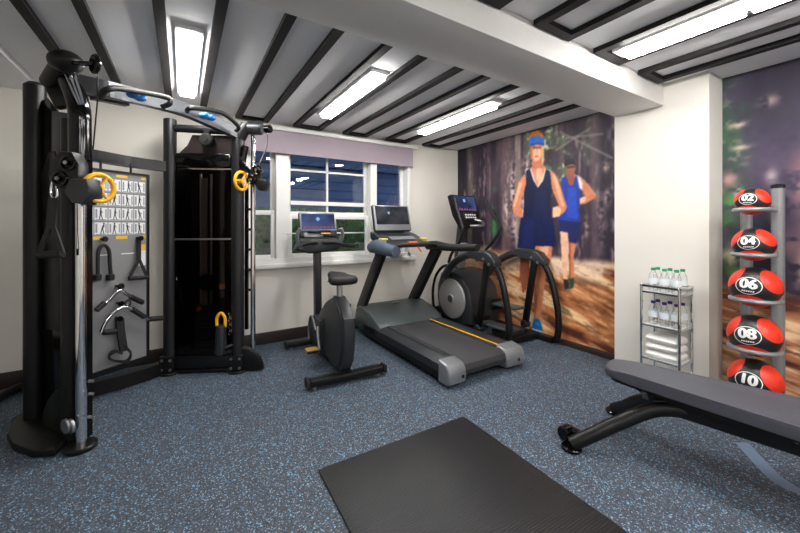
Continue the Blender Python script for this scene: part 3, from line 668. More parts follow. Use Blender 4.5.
b = MB().prism([(p.x, p.y) for p in poly], (0, 0, 0), X3, Y3, Z3, 0.0, .045, .012); part('base_plate', b, 'black')
gp = on_plane(40, 446, LF, PL, 0)
b = MB().prism([(.0, .04), (.30, .04), (.27, .14), (.21, .22), (.12, .29), (0, .34)], up_(LF, 0), dL, Z3, nL, .0, .03, .008); part('arched_gusset', b, 'black')
for px_ in (64, 69): k = at(px_, 427, t=1.94); part('base_pulley', MB().cyl(k, k + Vector((.012, .008, 0)), .04, 20, .003), 'steel')
part('floor_rail', MB().tube([(-.62, 3.80, .035), (-.86, 3.86, .035), (-1.05, 3.82, .035), (-1.13, 3.62, .035), (-1.14, 3.46, .035)], .034, 12, smooth=5), 'black')
# --- arched top bar with grips
tb = [at(80, 84, t=2.05), at(112, 91, t=2.14), at(150, 100, t=2.42), at(185, 110, t=2.66), at(215, 123, t=2.88), at(243, 136, t=3.08)]
b = MB(); rp = catmull(tb, 8, None)[0]
for i in range(len(rp) - 1):
    d_ = (rp[i + 1] - rp[i]).normalized(); b.bar(rp[i] - d_ * .003, rp[i + 1] + d_ * .003, .06, .095)
part('top_bar', b, 'dark_metal')
for hp, nm in ((((101, 97, 2.05), (106, 90, 2.0), (122, 89, 2.08), (165, 97, 2.40), (170, 103, 2.44), (162, 107, 2.44)), 0), (((187, 111, 2.60), (193, 108, 2.55), (222, 113, 2.80), (238, 126, 2.96), (236, 131, 3.0)), 1)):
    part('pull_up_grip', MB().tube([at(x, y, t=t - .06) for x, y, t in hp], .017, 12, smooth=6), 'black_soft')
for (x, y, t) in ((133, 95, 2.2), (140, 98, 2.24), (204, 116, 2.68), (211, 118, 2.72)):
    k = at(x, y, t=t - .05); part('climbing_hold', MB().ball(k, .03, (1.15, 1.0, .7)).ball(k + Vector((.012, 0, .012)), .018), 'blue', label='bright blue climbing hold')
part('under_bar', MB().bar(at(92, 97, t=2.12), at(127, 104, t=2.3), .05, .03), 'black')
# --- links between towers: cross beam and curved floor beam
xb = [at(70, 152, t=2.35), at(95, 156, t=2.55), at(130, 162, t=2.8), at(168, 167, t=3.0)]
b = MB(); rp = catmull(xb, 5, None)[0]
for i in range(len(rp) - 1): b.bar(rp[i], rp[i + 1] + (rp[i + 1] - rp[i]) * .06, .05, .085)
part('cross_beam', b, 'graphite')
fb = [at(40, 398, Z=.06), at(92, 388, Z=.06), at(137, 376, Z=.06), at(166, 366, Z=.06)]
b = MB(); rp = catmull(fb, 6, None)[0]
for i in range(len(rp) - 1): b.bar(rp[i], rp[i + 1] + (rp[i + 1] - rp[i]) * .08, .07, .10)
part('floor_beam', b, 'black')
# --- placard board with exercise cards
B0, B1 = Vector((-0.62, 3.235, 0)), Vector((-0.246, 3.495, 0))
eb = (B1 - B0).normalized(); nb = Vector((eb.y, -eb.x, 0)); BL_ = (B1 - B0).length
ZT, ZB = 1.675, 0.22
bp_ = lambda u, z, d=0.0: B0 + eb * u + Z3 * z + nb * d
b = MB().prism([(0, ZB), (BL_, ZB), (BL_, ZT), (0, ZT)], B0, eb, Z3, nb, -.012, 0); bd = part('accessory_board', b, 'board', label='grey printed board')
b = MB()
for u0, u1, z0, z1 in ((0, BL_, ZT, ZT + .015), (BL_, BL_ + .016, ZB, ZT + .015), (-.014, 0, ZB, ZT + .015), (-.014, BL_ + .016, ZB - .04, ZB)): b.prism([(u0, z0), (u1, z0), (u1, z1), (u0, z1)], B0, eb, Z3, nb, -.025, .012)
part('board_frame', b, 'black', bd)
for uu in (.14, .34): part('board_hanger', MB().cyl(bp_(uu, ZT), bp_(uu, ZT + .08), .008, 8), 'black', bd)
def board_uv(px, py):
    p = on_plane(px, py, B0, B1); return (p - B0).dot(eb), p.z
def rect(b, u0, u1, z0, z1, d): return b.quad(bp_(u0, z0, d), bp_(u1, z0, d), bp_(u1, z1, d), bp_(u0, z1, d))
PR_ = ['card', 'ink', 'inkgrey', 'card_y']
cw, chh = (BL_ - .02) / 5, .096
ztop = ZT - .04
for r in range(4):
    for c_ in range(5):
        b = MB(); u = .012 + c_ * cw; z = ztop - (r + 1) * .108
        b.prism([(u + .004, z + .004), (u + cw - .004, z + .004), (u + cw - .004, z + chh), (u + .004, z + chh)], B0, eb, Z3, nb, -.001, .0015)
        b.mi = 2; rect(b, u + .008, u + .02, z + .02, z + chh - .01, .0025); rect(b, u + cw - .018, u + cw - .009, z + .02, z + chh - .01, .0025)
        b.mi = 1; ux = u + cw / 2 + random.uniform(-.006, .006); lean = random.uniform(-.012, .012)
        b.quad(bp_(ux - .006, z + .045, .003), bp_(ux + .006, z + .045, .003), bp_(ux + .006 + lean, z + .08, .003), bp_(ux - .006 + lean, z + .08, .003))
        rect(b, ux + lean - .005, ux + lean + .005, z + .082, z + .094, .003)
        b.quad(bp_(ux - .012, z + .012, .003), bp_(ux - .006, z + .012, .003), bp_(ux + .002, z + .046, .003), bp_(ux - .005, z + .046, .003))
        b.quad(bp_(ux + .008, z + .012, .003), bp_(ux + .014, z + .012, .003), bp_(ux + .006, z + .046, .003), bp_(ux, z + .046, .003))
        b.quad(bp_(ux + lean, z + .07, .003), bp_(ux + lean, z + .076, .003), bp_(ux + .016, z + .06, .003), bp_(ux + .016, z + .055, .003))
        rect(b, u + .008, u + cw - .01, z + .007, z + .011, .003)
        part('exercise_card', b, PR_, bd, flat=True, label='white card with a dark exercise figure')
def sticker(nm, m, u0, u1, z0, z1, lab=None):
    b = MB(); b.prism([(u0, z0), (u1, z0), (u1, z1), (u0, z1)], B0, eb, Z3, nb, -.001, .002); return part(nm, b, m, bd, flat=True, label=lab)
for c_ in range(0, 5, 2):
    u = .012 + c_ * cw + cw * .6
    for za, zb_ in ((ztop + .006, ztop + .026), (ztop - .462, ztop - .438)): sticker('card_heading', 'card_y', u, min(u + cw * .9, BL_ - .01), za, zb_, 'yellow heading strip')
zz = ztop - .56
for u0, u1, za in ((.60, .80, zz - .02), (.28, .44, zz - .02), (.04, .16, .86), (.04, .18, .72), (.6, .7, .66)): sticker('hook_caption', 'card', BL_ * u0, BL_ * u1, za, za + .008, 'small white caption')
st_ = sticker('notice_card', 'card', BL_ * .87, BL_ * .98, zz - .12, zz, 'small white notice with yellow top')
sticker('notice_heading', 'card_y', BL_ * .87, BL_ * .98, zz, zz + .05)
hook_px = {'rope': (101, 239), 'strap': (137, 238), 'bars': (116, 286), 'bars2': (117, 303), 'harness': (116, 318)}
HK = {}
for k_, (px_, py_) in hook_px.items():
    u, z = board_uv(px_, py_); HK[k_] = bp_(u, z)
    part('hook_knob', MB().cyl(bp_(u, z), bp_(u, z, .05), .010, 10).cyl(bp_(u, z, .045), bp_(u, z, .058), .02, 14, .004), 'black_gloss', bd)
# --- things hanging on the machine
def bpx(px, py, d=.035): u, z = board_uv(px, py); return bp_(u, z, d)
t = thing('tricep_rope', 'black looped rope with two end stoppers hung at the board’s left', 'gym attachment', HK['rope'])
obj('rope', MB().tube([bpx(x, y) for x, y in ((95, 276), (95, 262), (96, 250), (101, 245), (106, 250), (107, 262), (108, 275))], .012, 10, smooth=5), 'black_soft', t)
for x in (94.5, 107.5): obj('stopper', MB().cyl(bpx(x, 274), bpx(x, 280), .026, 14, .005), 'black_soft', t)
obj('ring', MB().torus(bpx(101, 242.5), nb, .014, .004, 16, 6), 'steel', t)
t = thing('strap_handle', 'black triangular strap handle hung at the board’s right below the cards', 'gym attachment', HK['strap'])
obj('webbing', MB().strap([bpx(136.5, 238, .03), bpx(136.5, 250, .03), bpx(136.5, 261, .03)], .03, .008, eb), 'black_soft', t)
obj('side_strap', MB().strap([bpx(136.5, 259), bpx(127, 277)], .008, .02, nb).strap([bpx(136.5, 259), bpx(144, 276)], .008, .02, nb), 'black_soft', t)
obj('grip', MB().cyl(bpx(126, 278), bpx(145, 277), .016, 12, .003), 'black_soft', t)
def curl_bar(label, pts, gl, hook, d):
    t = thing('curl_bar', label, 'gym attachment', hook)
    obj('bar', MB().tube([bpx(x, y, d) for x, y in pts], .013, 12, smooth=5), 'chrome', t)
    for a, c_ in gl: obj('grip', MB().cyl(bpx(*a, d), bpx(*c_, d), .020, 12, .004), 'black_soft', t, label='black rubber grip')
    obj('hanger', MB().torus(bpx(*pts[len(pts) // 2], d) + Z3 * .03, nb, .02, .006, 16, 6), 'black', t)
curl_bar('upper bent chrome bar with black grips hung on the board', ((96, 306), (104, 300), (112, 292), (117, 290), (123, 294), (131, 298), (139, 303)), (((92, 310), (101, 302)), ((126, 296), (139, 302))), HK['bars'], .05)
curl_bar('lower wide bent chrome bar with black end grips hung on the board', ((94, 331), (98, 322), (104, 314), (112, 308), (121, 306), (130, 312), (140, 317), (148, 318)), (((96, 331), (109, 330)), ((125, 308), (138, 316)), ((143, 318), (156, 317))), HK['bars2'], .085)
t = thing('ankle_harness', 'black webbing ab strap hung lowest on the board', 'gym attachment', HK['harness'])
obj('webbing', MB().strap([bpx(116.5, 318, .04), bpx(117, 332, .05), bpx(119, 350, .06)], .05, .02, eb, smooth=4), 'black_soft', t)
obj('loop', MB().strap([bpx(x, y, .06) for x, y in ((119, 345), (126, 352), (122, 360), (108, 359), (104, 355), (110, 350), (117, 352))], .02, .025, Z3, smooth=5), 'black_soft', t)
# strap handle on the left carriage, clipped with a carabiner
hb0 = at(54, 180, t=1.93)
t = thing('strap_handle', 'black strap handle hanging from silver carabiner on the left tower pulley', 'gym attachment', hb0)
obj('carabiner', MB().tube([at(x, y, t=1.9) for x, y in ((54, 178), (51, 190), (53, 198), (57, 197), (57, 188), (55, 178))], .006, 8, smooth=4), 'chrome', t, label='silver carabiner')
k0 = at(53.5, 198, t=1.9)
obj('webbing', MB().strap([k0, at(53, 208, t=1.89), at(51, 228, t=1.88)], .05, .012, (_C, -_S, 0)).strap([at(50, 226, t=1.88), at(44, 240, t=1.88), at(39, 254, t=1.88)], .026, .01, (_C, -_S, 0)).strap([at(53, 226, t=1.88), at(58, 240, t=1.88), at(62, 252, t=1.88)], .026, .01, (_C, -_S, 0)), 'black_soft', t)
obj('grip', MB().cyl(at(37, 255, t=1.88), at(63, 254, t=1.88), .02, 14, .004), 'black_soft', t)
part('carriage_hook', MB().tube([at(62, 172, t=1.93), at(56, 176, t=1.92), at(53, 180, t=1.91)], .010, 8), 'chrome')
# rolled attachment with a yellow clip stored by the foot of the right tower
p = rt(221, 340, offs(.06))
t = thing('dangling_handle', 'black handle with yellow loop hanging low beside the right tower post', 'gym attachment', rt(221, 318, offs(.06)))
obj('loop', MB().tube([rt(x, y, offs(.06)) for x, y in ((217, 326), (217, 318), (221, 313), (225, 318), (225, 327))], .013, 10, smooth=4), 'yellow', t, label='yellow loop')
obj('sleeve', MB().tube([rt(221, 325, offs(.06)), rt(221, 345, offs(.06)), rt(219, 354, offs(.06))], .045, 14, rs=[.04, .048, .04]), 'charcoal', t)
ch = MB()
for i in range(7):
    k = rt(229 + (i % 2) * 1.5, 314 + i * 3.4, offs(.06)); ch.torus(k, (1, i % 2, .3), .011, .0035, 10, 6)
obj('chain', ch, 'chrome', t, label='short steel chain')
part('storage_arm', MB().tube([rt(220, 350, offs(.06)), rt(229, 346, offs(.05)), rt(238, 342, offs(.0))], .012, 8), 'dark_metal')

# ================================================================== exercise bike
BX = 1.2
bk = thing('exercise_bike', 'dark grey upright exercise bike between the cable machine and the treadmill', 'exercise bike', (BX, 3.1, 0))
def bp(name, mb, m, par=None, **k): return obj(name, mb, m, par or bk, **k)
sp = lambda: ((0, 0, 0), Y3, Z3, X3)
body = [(2.60, .40), (2.62, .50), (2.72, .60), (2.82, .645), (2.92, .64), (3.0, .60), (3.10, .55), (3.3, .44), (3.36, .36), (3.36, .2), (3.3, .12), (3.1, .07), (2.86, .06), (2.74, .07), (2.66, .14), (2.61, .26)]
bp('body_shell', MB().prism(body, *sp(), BX - .062, BX + .062, .03, 3), 'charcoal')
bp('rear_band', MB().prism([(2.585, .40), (2.605, .52), (2.72, .625), (2.82, .665), (2.90, .66), (2.90, .62), (2.80, .61), (2.66, .5), (2.64, .4), (2.66, .2), (2.76, .08), (2.70, .06), (2.61, .18)], *sp(), BX - .045, BX + .045, .01), 'charcoal')
hub = [(3.15, .05), (3.60, .05), (3.64, .2), (3.60, .3), (3.5, .36), (3.4, .34), (3.3, .36), (3.15, .4)]
bp('front_shroud', MB().prism(hub, *sp(), BX - .085, BX + .085, .03, 3), 'charcoal')
bp('shroud_trim', MB().tube([(BX - .088, 3.61, .06), (BX - .088, 3.63, .2), (BX - .088, 3.54, .335), (BX - .088, 3.42, .33), (BX - .088, 3.34, .25)], .012, 10, smooth=5), 'silver')
for y, w0, w1, nm in ((2.64, .315, .30, 'rear_stabilizer'), (3.62, .33, .3, 'front_stabilizer')):
    st = bp(nm, MB().box((BX + .0, y, .055), (w0 + w1, .085, .055), None, .012), 'black')
    for s_ in (-1, 1):
        bp('leveling_foot', MB().cyl((BX + s_ * .27, y, 0), (BX + s_ * .27, y, .03), .02, 12), 'steel', st)
        bp('end_cap', MB().box((BX + s_ * .325, y, .058), (.03, .095, .07), None, .012), 'black_soft', st)
bp('frame_rail', MB().bar((BX, 2.68, .085), (BX, 3.62, .085), .09, .06, bev=.01), 'black')
bp('seat_post', MB().cyl((BX, 2.84, .6), (BX, 2.86, .80), .026, 16), 'steel')
seat = MB(); seat.prism([(-.12, 2.69), (-.11, 2.64), (-.06, 2.61), (.06, 2.61), (.11, 2.64), (.12, 2.69), (.095, 2.80), (.05, 2.88), (.035, 3.03), (.0, 3.07), (-.035, 3.03), (-.05, 2.88), (-.095, 2.80)], (BX - .02, 0, 0), X3, Y3, Z3, .79, .86, .03, 3)
bp('saddle', seat, 'black_soft')
bp('crank_arm', MB().tube([(BX - .11, 3.16, .33), (BX - .125, 3.1, .25), (BX - .13, 3.02, .16)], .016, 10), 'steel')
pd = bp('pedal', MB().box((BX - .19, 3.06, .15), (.10, .10, .022), None, .008), 'black'); bp('pedal_edge', MB().box((BX - .19, 3.06, .166), (.11, .09, .012), None, .005), mat('amber_plastic', (176, 140, 60), .5), pd, label='amber pedal tread')
bp('crank_arm', MB().tube([(BX + .11, 3.16, .33), (BX + .125, 3.22, .41), (BX + .13, 3.28, .48)], .016, 10), 'steel')
bp('pedal', MB().box((BX + .19, 3.27, .48), (.10, .10, .03), None, .008), 'black')
bp('mast', MB().bar((BX, 3.6, .28), (BX, 3.63, 1.14), .07, .10, up=(0, 1, 0), bev=.012), 'graphite')
k = Vector((BX, 3.60, 1.28)); Rt = Matrix.Rotation(math.radians(-14), 3, 'X')
cn = bp('console', MB().box(k, (.40, .05, .27), Rt, .02, 3), 'charcoal')
f_ = lambda x, y, z: k + Rt @ Vector((x, y, z))
bp('console_bezel', MB().box(f_(0, -.028, .03), (.385, .012, .20), Rt, .01), 'silver', cn)
bp('screen', MB().box(f_(0, -.036, .03), (.345, .006, .165), Rt), 'scr_blue', cn, label='lit blue screen')
bp('screen_icon', MB().box(f_(-.005, -.0405, .055), (.035, .002, .035), Rt @ Matrix.Rotation(.6, 3, 'Y')), 'scr_icon', cn)
b = MB()
for i in range(8): b.box(f_(-.14 + i * .04, -.0405, -.035), (.026, .002, .018), Rt)
bp('screen_buttons', b, 'scr_row', cn)
bp('keypad', MB().box(f_(-.06, -.036, -.115), (.2, .02, .05), Rt, .006), 'silver', cn)
bp('tray', MB().box(f_(0, -.06, -.085), (.24, .05, .03), Rt, .014), 'black', cn)
b = MB().prism([(-.25, 1.02), (-.20, 1.14), (.20, 1.14), (.26, 1.06), (.16, 1.01), (-.1, .985)], (BX, 0, 0), X3, Z3, Y3, 3.50, 3.66, .025, 3); bp('console_base', b, 'charcoal')
for s_ in (-1, 1):
    bp('handlebar', MB().tube([(BX + s_ * .03, 3.50, 1.10), (BX + s_ * .14, 3.46, 1.10), (BX + s_ * .23, 3.38, 1.075), (BX + s_ * .27, 3.25, 1.07), (BX + s_ * .27, 3.14, 1.075)], .022, 12, smooth=6), 'black_soft')
    bp('side_grip', MB().tube([(BX + s_ * .22, 3.52, 1.09), (BX + s_ * .235, 3.48, 1.18), (BX + s_ * .21, 3.46, 1.245)], .018, 10, smooth=5), 'silver')
b = MB()
for i, c_ in enumerate(('orange',)): b.box(f_(.06, -.075, -.11), (.10, .012, .018), Rt, .003)
bp('control_strip', b, mat('amber_key', (196, 140, 60), .5), cn)

bk.rotation_euler = (0, 0, math.radians(-4.5)); bk.location = (1.18, 3.10, 0)

# ================================================================== treadmill
TX0, TX1 = 1.745, 2.625; TC = (TX0 + TX1) / 2
tm = thing('treadmill', 'grey treadmill with yellow-striped deck facing the window', 'treadmill', (TC, 3.0, 0))
def tp(name, mb, m, par=None, **k): return obj(name, mb, m, par or tm, **k)
tp('base_frame', MB().box((TC, 2.92, .10), (TX1 - TX0 - .02, 1.40, .13), None, .012), 'black')
tp('running_belt', MB().prism([(2.11, .07), (2.095, .115), (2.11, .155), (2.15, .178), (3.32, .182), (3.32, .09)], *sp(), 1.915, 2.405, .004), 'belt')
tp('side_rail', MB().prism([(1.745, .165), (1.78, .19), (1.895, .197), (1.925, .185), (1.925, .15), (1.745, .10)], (0, 0, 0), X3, Z3, Y3, 2.20, 3.30, .004), 'charcoal')
tp('rail_ridge', MB().box((1.862, 2.78, .199), (.035, 1.0, .006), None, .002), 'dark_metal')
tp('side_rail', MB().prism([(2.395, .15), (2.395, .185), (2.425, .195), (2.59, .192), (2.625, .165), (2.625, .10)], (0, 0, 0), X3, Z3, Y3, 2.22, 3.30, .004), 'charcoal')
tp('yellow_stripe', MB().box((2.420, 2.755, .1985), (.018, 1.10, .005), None, .001), 'yellow', label='yellow edge line')
cap = [(2.085, .035), (2.072, .09), (2.085, .15), (2.115, .182), (2.215, .20), (2.22, .02), (2.11, .02)]
for x0, x1 in ((1.74, 1.925), (2.40, 2.63)):
    c_ = tp('rear_cap', MB().prism(cap, *sp(), x0, x1, .02, 3), 'silver')
    tp('cap_bolt', MB().cyl((x0 + .14, 2.069, .085), (x0 + .14, 2.085, .085), .014, 12), 'black', c_)
for x in (1.82, 2.55):
    tp('rear_foot', MB().cyl((x, 2.22, 0), (x, 2.22, .05), .03, 14), 'black_soft')
    tp('front_wheel', MB().cyl((x - .02, 3.6, .045), (x + .02, 3.6, .045), .045, 18), 'black_soft')
hood = [(3.22, .14), (3.22, .195), (3.27, .235), (3.45, .295), (3.62, .345), (3.72, .345), (3.82, .30), (3.85, .2), (3.85, .06), (3.3, .06)]
hd = tp('motor_hood', MB().prism(hood, *sp(), TX0 + .01, TX1 - .01, .035, 3), 'charcoal_green')
tp('badge', MB().box((TC, 3.60, .352), (.12, .03, .008), Matrix.Rotation(.28, 3, 'X'), .003), 'silver', hd)
for x, wd in ((1.80, .06), (2.535, .065)):
    tp('upright', MB().bar((x, 3.78, .26), (x, 3.23, 1.02), wd, .145, up=(0, 1, 0), bev=.015), 'black')
# console arms, dash, screen
tp('left_handrail', MB().tube([(1.79, 3.46, 1.03), (1.79, 3.33, 1.045), (1.80, 3.14, 1.025), (1.81, 2.97, 1.01)], .05, 16, smooth=5, rs=[.06, .078, .066, .056]), 'grip')
tp('right_handrail', MB().tube([(2.535, 3.42, 1.03), (2.535, 3.25, 1.04), (2.535, 3.0, 1.03), (2.535, 2.58, 1.05)], .045, 16, smooth=5, rs=[.05, .055, .042, .036]), 'black_soft')
tp('cross_handlebar', MB().tube([(1.83, 3.22, 1.02), (1.95, 3.17, 1.06), (2.2, 3.15, 1.065), (2.4, 3.17, 1.06), (2.52, 3.22, 1.03)], .02, 12, smooth=5), 'black_soft')
tp('dash', MB().prism([(3.24, 1.03), (3.24, 1.06), (3.40, 1.10), (3.6, 1.17), (3.72, 1.2), (3.72, 1.12), (3.5, 1.03)], *sp(), 1.90, 2.47, .012), 'charcoal')
tp('dash_keys', MB().box((TC, 3.45, 1.128), (.34, .10, .012), Matrix.Rotation(.32, 3, 'X'), .004), 'silver')
for x in (1.90, 2.46): tp('cup_ring', MB().torus((x, 3.40, 1.12), Z3, .045, .010, 20, 8).cyl((x, 3.40, 1.06), (x, 3.40, 1.115), .04), mat('pale_yellow_ring', (216, 206, 110), .5) if x < 2 else bpy.data.materials['pale_yellow_ring'], label='pale yellow cup holder rim')
tp('stop_clip', MB().box((2.16, 3.20, 1.085), (.12, .04, .025), None, .006).tube([(2.17, 3.17, 1.08), (2.2, 3.14, 1.03), (2.24, 3.14, .985)], .008, 8), 'orange', label='orange safety clip')
k = Vector((TC, 3.70, 1.36)); Rt2 = Matrix.Rotation(math.radians(-15), 3, 'X'); f2 = lambda x, y, z: k + Rt2 @ Vector((x, y, z))
cn = tp('console', MB().box(k, (.52, .05, .33), Rt2, .02, 3), 'charcoal')
tp('console_bezel', MB().box(f2(0, -.026, .0), (.505, .012, .315), Rt2, .012), 'silver', cn)
tp('screen', MB().box(f2(0, -.034, .03), (.455, .008, .225), Rt2), 'scr_grey', cn, label='grey reflective screen')
tp('screen_icon', MB().box(f2(-.05, -.039, .06), (.03, .002, .03), Rt2), 'scr_icon', cn)
tp('console_stalk', MB().box((TC, 3.70, 1.18), (.36, .07, .12), None, .02), 'charcoal', cn)

# ================================================================== elliptical trainer
EX = 3.1
el = thing('elliptical_trainer', 'black elliptical trainer with silver flywheel disc in front of the runner mural', 'elliptical trainer', (EX, 3.0, 0))
def ep(name, mb, m, par=None, **k): return obj(name, mb, m, par or el, **k)
ep('floor_rail', MB().bar((2.8, 3.72, .035), (2.8, 2.40, .035), .07, .06, bev=.01), 'black')
ep('floor_rail', MB().bar((3.4, 3.72, .035), (3.4, 2.32, .035), .07, .06, bev=.01), 'black')
ep('cross_foot', MB().bar((2.78, 3.74, .04), (3.42, 3.74, .04), .10, .07, bev=.012), 'black')
ep('cross_foot', MB().bar((2.84, 2.55, .04), (3.38, 2.55, .04), .10, .06, bev=.012), 'black')
def disc_poly(cy, cz, r, n=26): return [(cy + r * math.cos(2 * PI * i / n), cz + r * math.sin(2 * PI * i / n)) for i in range(n)]
hs_ = [(3.02, .10), (3.02, .36), (3.06, .52), (3.16, .62), (3.3, .69), (3.45, .72), (3.58, .66), (3.65, .5), (3.66, .34), (3.62, .16), (3.52, .07), (3.2, .07)]
hous = ep('flywheel_housing', MB().prism(hs_, *sp(), 2.86, 3.34, .03, 3), 'charcoal')
ep('flywheel_disc', MB().lathe([(.235, 0), (.245, .012), (.235, .028), (.20, .034), (.06, .036), (.055, .042), (0.001, .042)], (2.862, 3.345, .365), 40, (-1, 0, 0)), 'silver_disc', hous, label='silver grey disc')
ep('disc_hub', MB().cyl((2.83, 3.345, .365), (2.815, 3.345, .365), .045, 20, .004), 'charcoal', hous)
ep('front_guard', MB().tube([(2.84, 3.36, .78), (2.84, 3.52, .74), (2.84, 3.66, .6), (2.84, 3.72, .40), (2.84, 3.70, .2), (2.84, 3.64, .05)], .018, 12, smooth=6), 'black_gloss')
for sx, dy in ((2.80, 0.0), (3.40, -.15)):
    ep('link_arm', MB().tube([(sx, 3.42 + dy, .64), (sx, 3.34 + dy, .74), (sx, 3.20 + dy, .85), (sx, 3.05 + dy, .92), (sx, 2.92 + dy, .955)], .045, 14, smooth=6), 'charcoal')
    blk = ep('link_cover', MB().prism([(2.55 + dy, .84), (2.545 + dy, .89), (2.62 + dy, .975), (2.70 + dy, 1.0), (2.93 + dy, 1.0), (2.98 + dy, .97), (2.96 + dy, .91), (2.72 + dy, .90), (2.62 + dy, .85)], *sp(), sx - .06, sx + .06, .018, 3), 'charcoal')
    for by, bz in ((2.62, .865), (2.70, .915)):
        ep('pivot_bolt', MB().cyl((sx - .07, by + dy, bz), (sx - .055, by + dy, bz), .016, 12), 'steel', blk)
    ep('front_leg', MB().tube([(sx, 2.60 + dy, .88), (sx, 2.50 + dy, .70), (sx, 2.425 + dy, .42), (sx, 2.405 + dy, .2), (sx, 2.43 + dy, .04)], .034, 14, smooth=6), 'black')
    b = MB()
    for i in range(6): b.box((sx - .005, 2.565 + dy - i * .024, .80 - i * .075), (.05, .012, .008), None, .002)
    ep('leg_grip_ribs', b, 'charcoal')
    ep('inner_leg', MB().bar((sx, 2.70 + dy, .90), (sx, 2.83 + dy, .14), .05, .075, up=(0, 1, 0), bev=.015), 'black')
    ep('leg_joint', MB().cyl((sx - .04, 2.83 + dy, .13), (sx + .04, 2.83 + dy, .13), .045, 16, .006), 'charcoal')
for sx, y, z in ((2.95, 2.72, .17), (3.24, 2.80, .335)):
    p_ = ep('foot_pedal', MB().box((sx, y, z), (.17, .36, .03), None, .012), 'charcoal_green'); ep('pedal_lip', MB().box((sx, y + .17, z + .03), (.17, .02, .05), None, .008), 'black', p_)
    ep('pedal_arm', MB().bar((sx + (.0), y + .1, z - .03), (sx, 3.15, .22), .05, .05, bev=.01), 'black')
ep('mast', MB().bar((EX, 3.52, .62), (EX, 3.42, 1.30), .10, .12, up=(0, 1, 0), bev=.02), 'charcoal')
ep('mast_cover', MB().bar((EX - .02, 3.44, .72), (EX - .02, 3.38, 1.05), .11, .06, up=(0, 1, 0), bev=.02), 'silver')
k = Vector((EX + .02, 3.40, 1.47)); Rt3 = Matrix.Rotation(math.radians(8), 3, 'Z') @ Matrix.Rotation(math.radians(-17), 3, 'X'); f3 = lambda x, y, z: k + Rt3 @ Vector((x, y, z))
cn = ep('console', MB().prism([(-.23, .20), (.23, .20), (.24, -.04), (.18, -.22), (-.14, -.26), (-.22, -.06)], k, Rt3 @ X3, Rt3 @ Z3, Rt3 @ Y3, -.03, .05, .015), 'black')
ep('screen', MB().box(f3(0, -.034, .08), (.40, .008, .20), Rt3), 'scr_blue', cn, label='lit blue screen')
ep('screen_icon', MB().box(f3(-.02, -.039, .12), (.04, .002, .04), Rt3), 'scr_icon', cn)
b = MB()
for i in range(7): b.box(f3(-.15 + i * .05, -.039, .0), (.03, .002, .02), Rt3)
ep('screen_buttons', b, 'scr_row', cn)
kp = ep('keypad', MB().box(f3(.03, -.036, -.09), (.26, .012, .10), Rt3, .004), 'charcoal', cn)
b = MB()
for i in range(5):
    for j in range(2): b.box(f3(-.06 + i * .045, -.044, -.075 - j * .035), (.026, .006, .016), Rt3)
ep('keys', b, 'white_print', kp)
ep('pulse_grip', MB().tube([f3(.10, -.04, -.14), f3(.13, -.12, -.19), f3(.08, -.17, -.25), f3(-.02, -.17, -.26), f3(-.10, -.10, -.24)], .016, 10, smooth=6), 'steel', cn)
for sx, dy, s_ in ((2.84, 0, -1), (3.40, 0, 1)):
    ep('arm_lever', MB().tube([(sx - s_ * .02, 3.30, 1.62), (sx, 3.24, 1.50), (sx + s_ * .03, 3.13, 1.32), (sx + s_ * .03, 3.10, 1.22), (sx + s_ * .01, 3.18, 1.08), (sx, 3.34, .92), (sx - s_ * .04, 3.44, .80)], .018, 12, smooth=6), 'black_soft')
ep('pivot_tube', MB().cyl((2.80, 3.40, .66), (3.40, 3.40, .66), .035, 16), 'black')
ep('step_plate', MB().box((EX, 2.68, .09), (.30, .22, .06), None, .015), 'charcoal')

# ================================================================== exercise mat
mt = MB(); mt.box((0, 0, .006), (.984, 1.9, .012), None, .003)
o = obj('exercise_mat', mt, 'mat'); o.location = (1.072, .80, .0005); o.rotation_euler = (0, 0, math.radians(-1.2))
tag(o, 'black ribbed exercise mat lying on the speckled floor in the foreground', 'mat')

# ================================================================== weight bench
wb = thing('weight_bench', 'flat grey padded weight bench on black tube legs at the right', 'bench', (2.3, .6, 0))
def wp(name, mb, m, par=None, **k): return obj(name, mb, m, par or wb, **k)
ax = Vector((.135, -.77, 0)).normalized(); ac = Vector((-ax.y, ax.x, 0)); ac = ac if ac.x > 0 else -ac
hc = Vector((2.235, 1.15, 0))
prof = [(-.055, -.005), (0.06, -.005)]
pad = []
def padw(s): return .108 + min(s, .85) * .108
outline = [(0.018, -padw(0) + .018), (.0, -padw(0) + .045), (-.006, 0), (.0, padw(0) - .045), (.018, padw(0) - .018), (.05, padw(.05) - .003)]
outline += [(s, padw(s)) for s in (.15, .4, .8, 1.2)] + [(1.25, .17), (1.25, -.17)] + [(s, -padw(s)) for s in (1.2, .8, .4, .15)] + [(.05, -padw(.05) + .003)]
b = MB(); b.prism(outline, hc, ax, ac, Z3, .378, .438, .02, 4); pd = wp('pad', b, 'pad', label='grey vinyl pad')
inn = [(.03 + s * .965 + .0, w_ * .90) for s, w_ in outline]
b = MB(); b.prism(inn, hc, ax, ac, Z3, .36, .379, .004); wp('pad_board', b, 'black')
spn = lambda s, z: hc + ax * s + Z3 * z
wp('spine', MB().bar(spn(.30, .31), spn(1.2, .31), .17, .10, bev=.02), 'black')
wp('support_plate', MB().bar(spn(.22, .345), spn(.46, .345), .16, .03, bev=.004), 'black')
wp('front_bracket', MB().bar(spn(.2, .28), spn(.2, .362), .03, .03), 'steel')
legs = (((1.885, 1.17, .03), (1.97, 1.09, .10), (2.08, 1.0, .18), (2.20, .87, .275), (2.27, .72, .305)), ((2.50, 1.24, .03), (2.455, 1.15, .10), (2.40, 1.05, .19), (2.33, .90, .275), (2.30, .72, .305)))
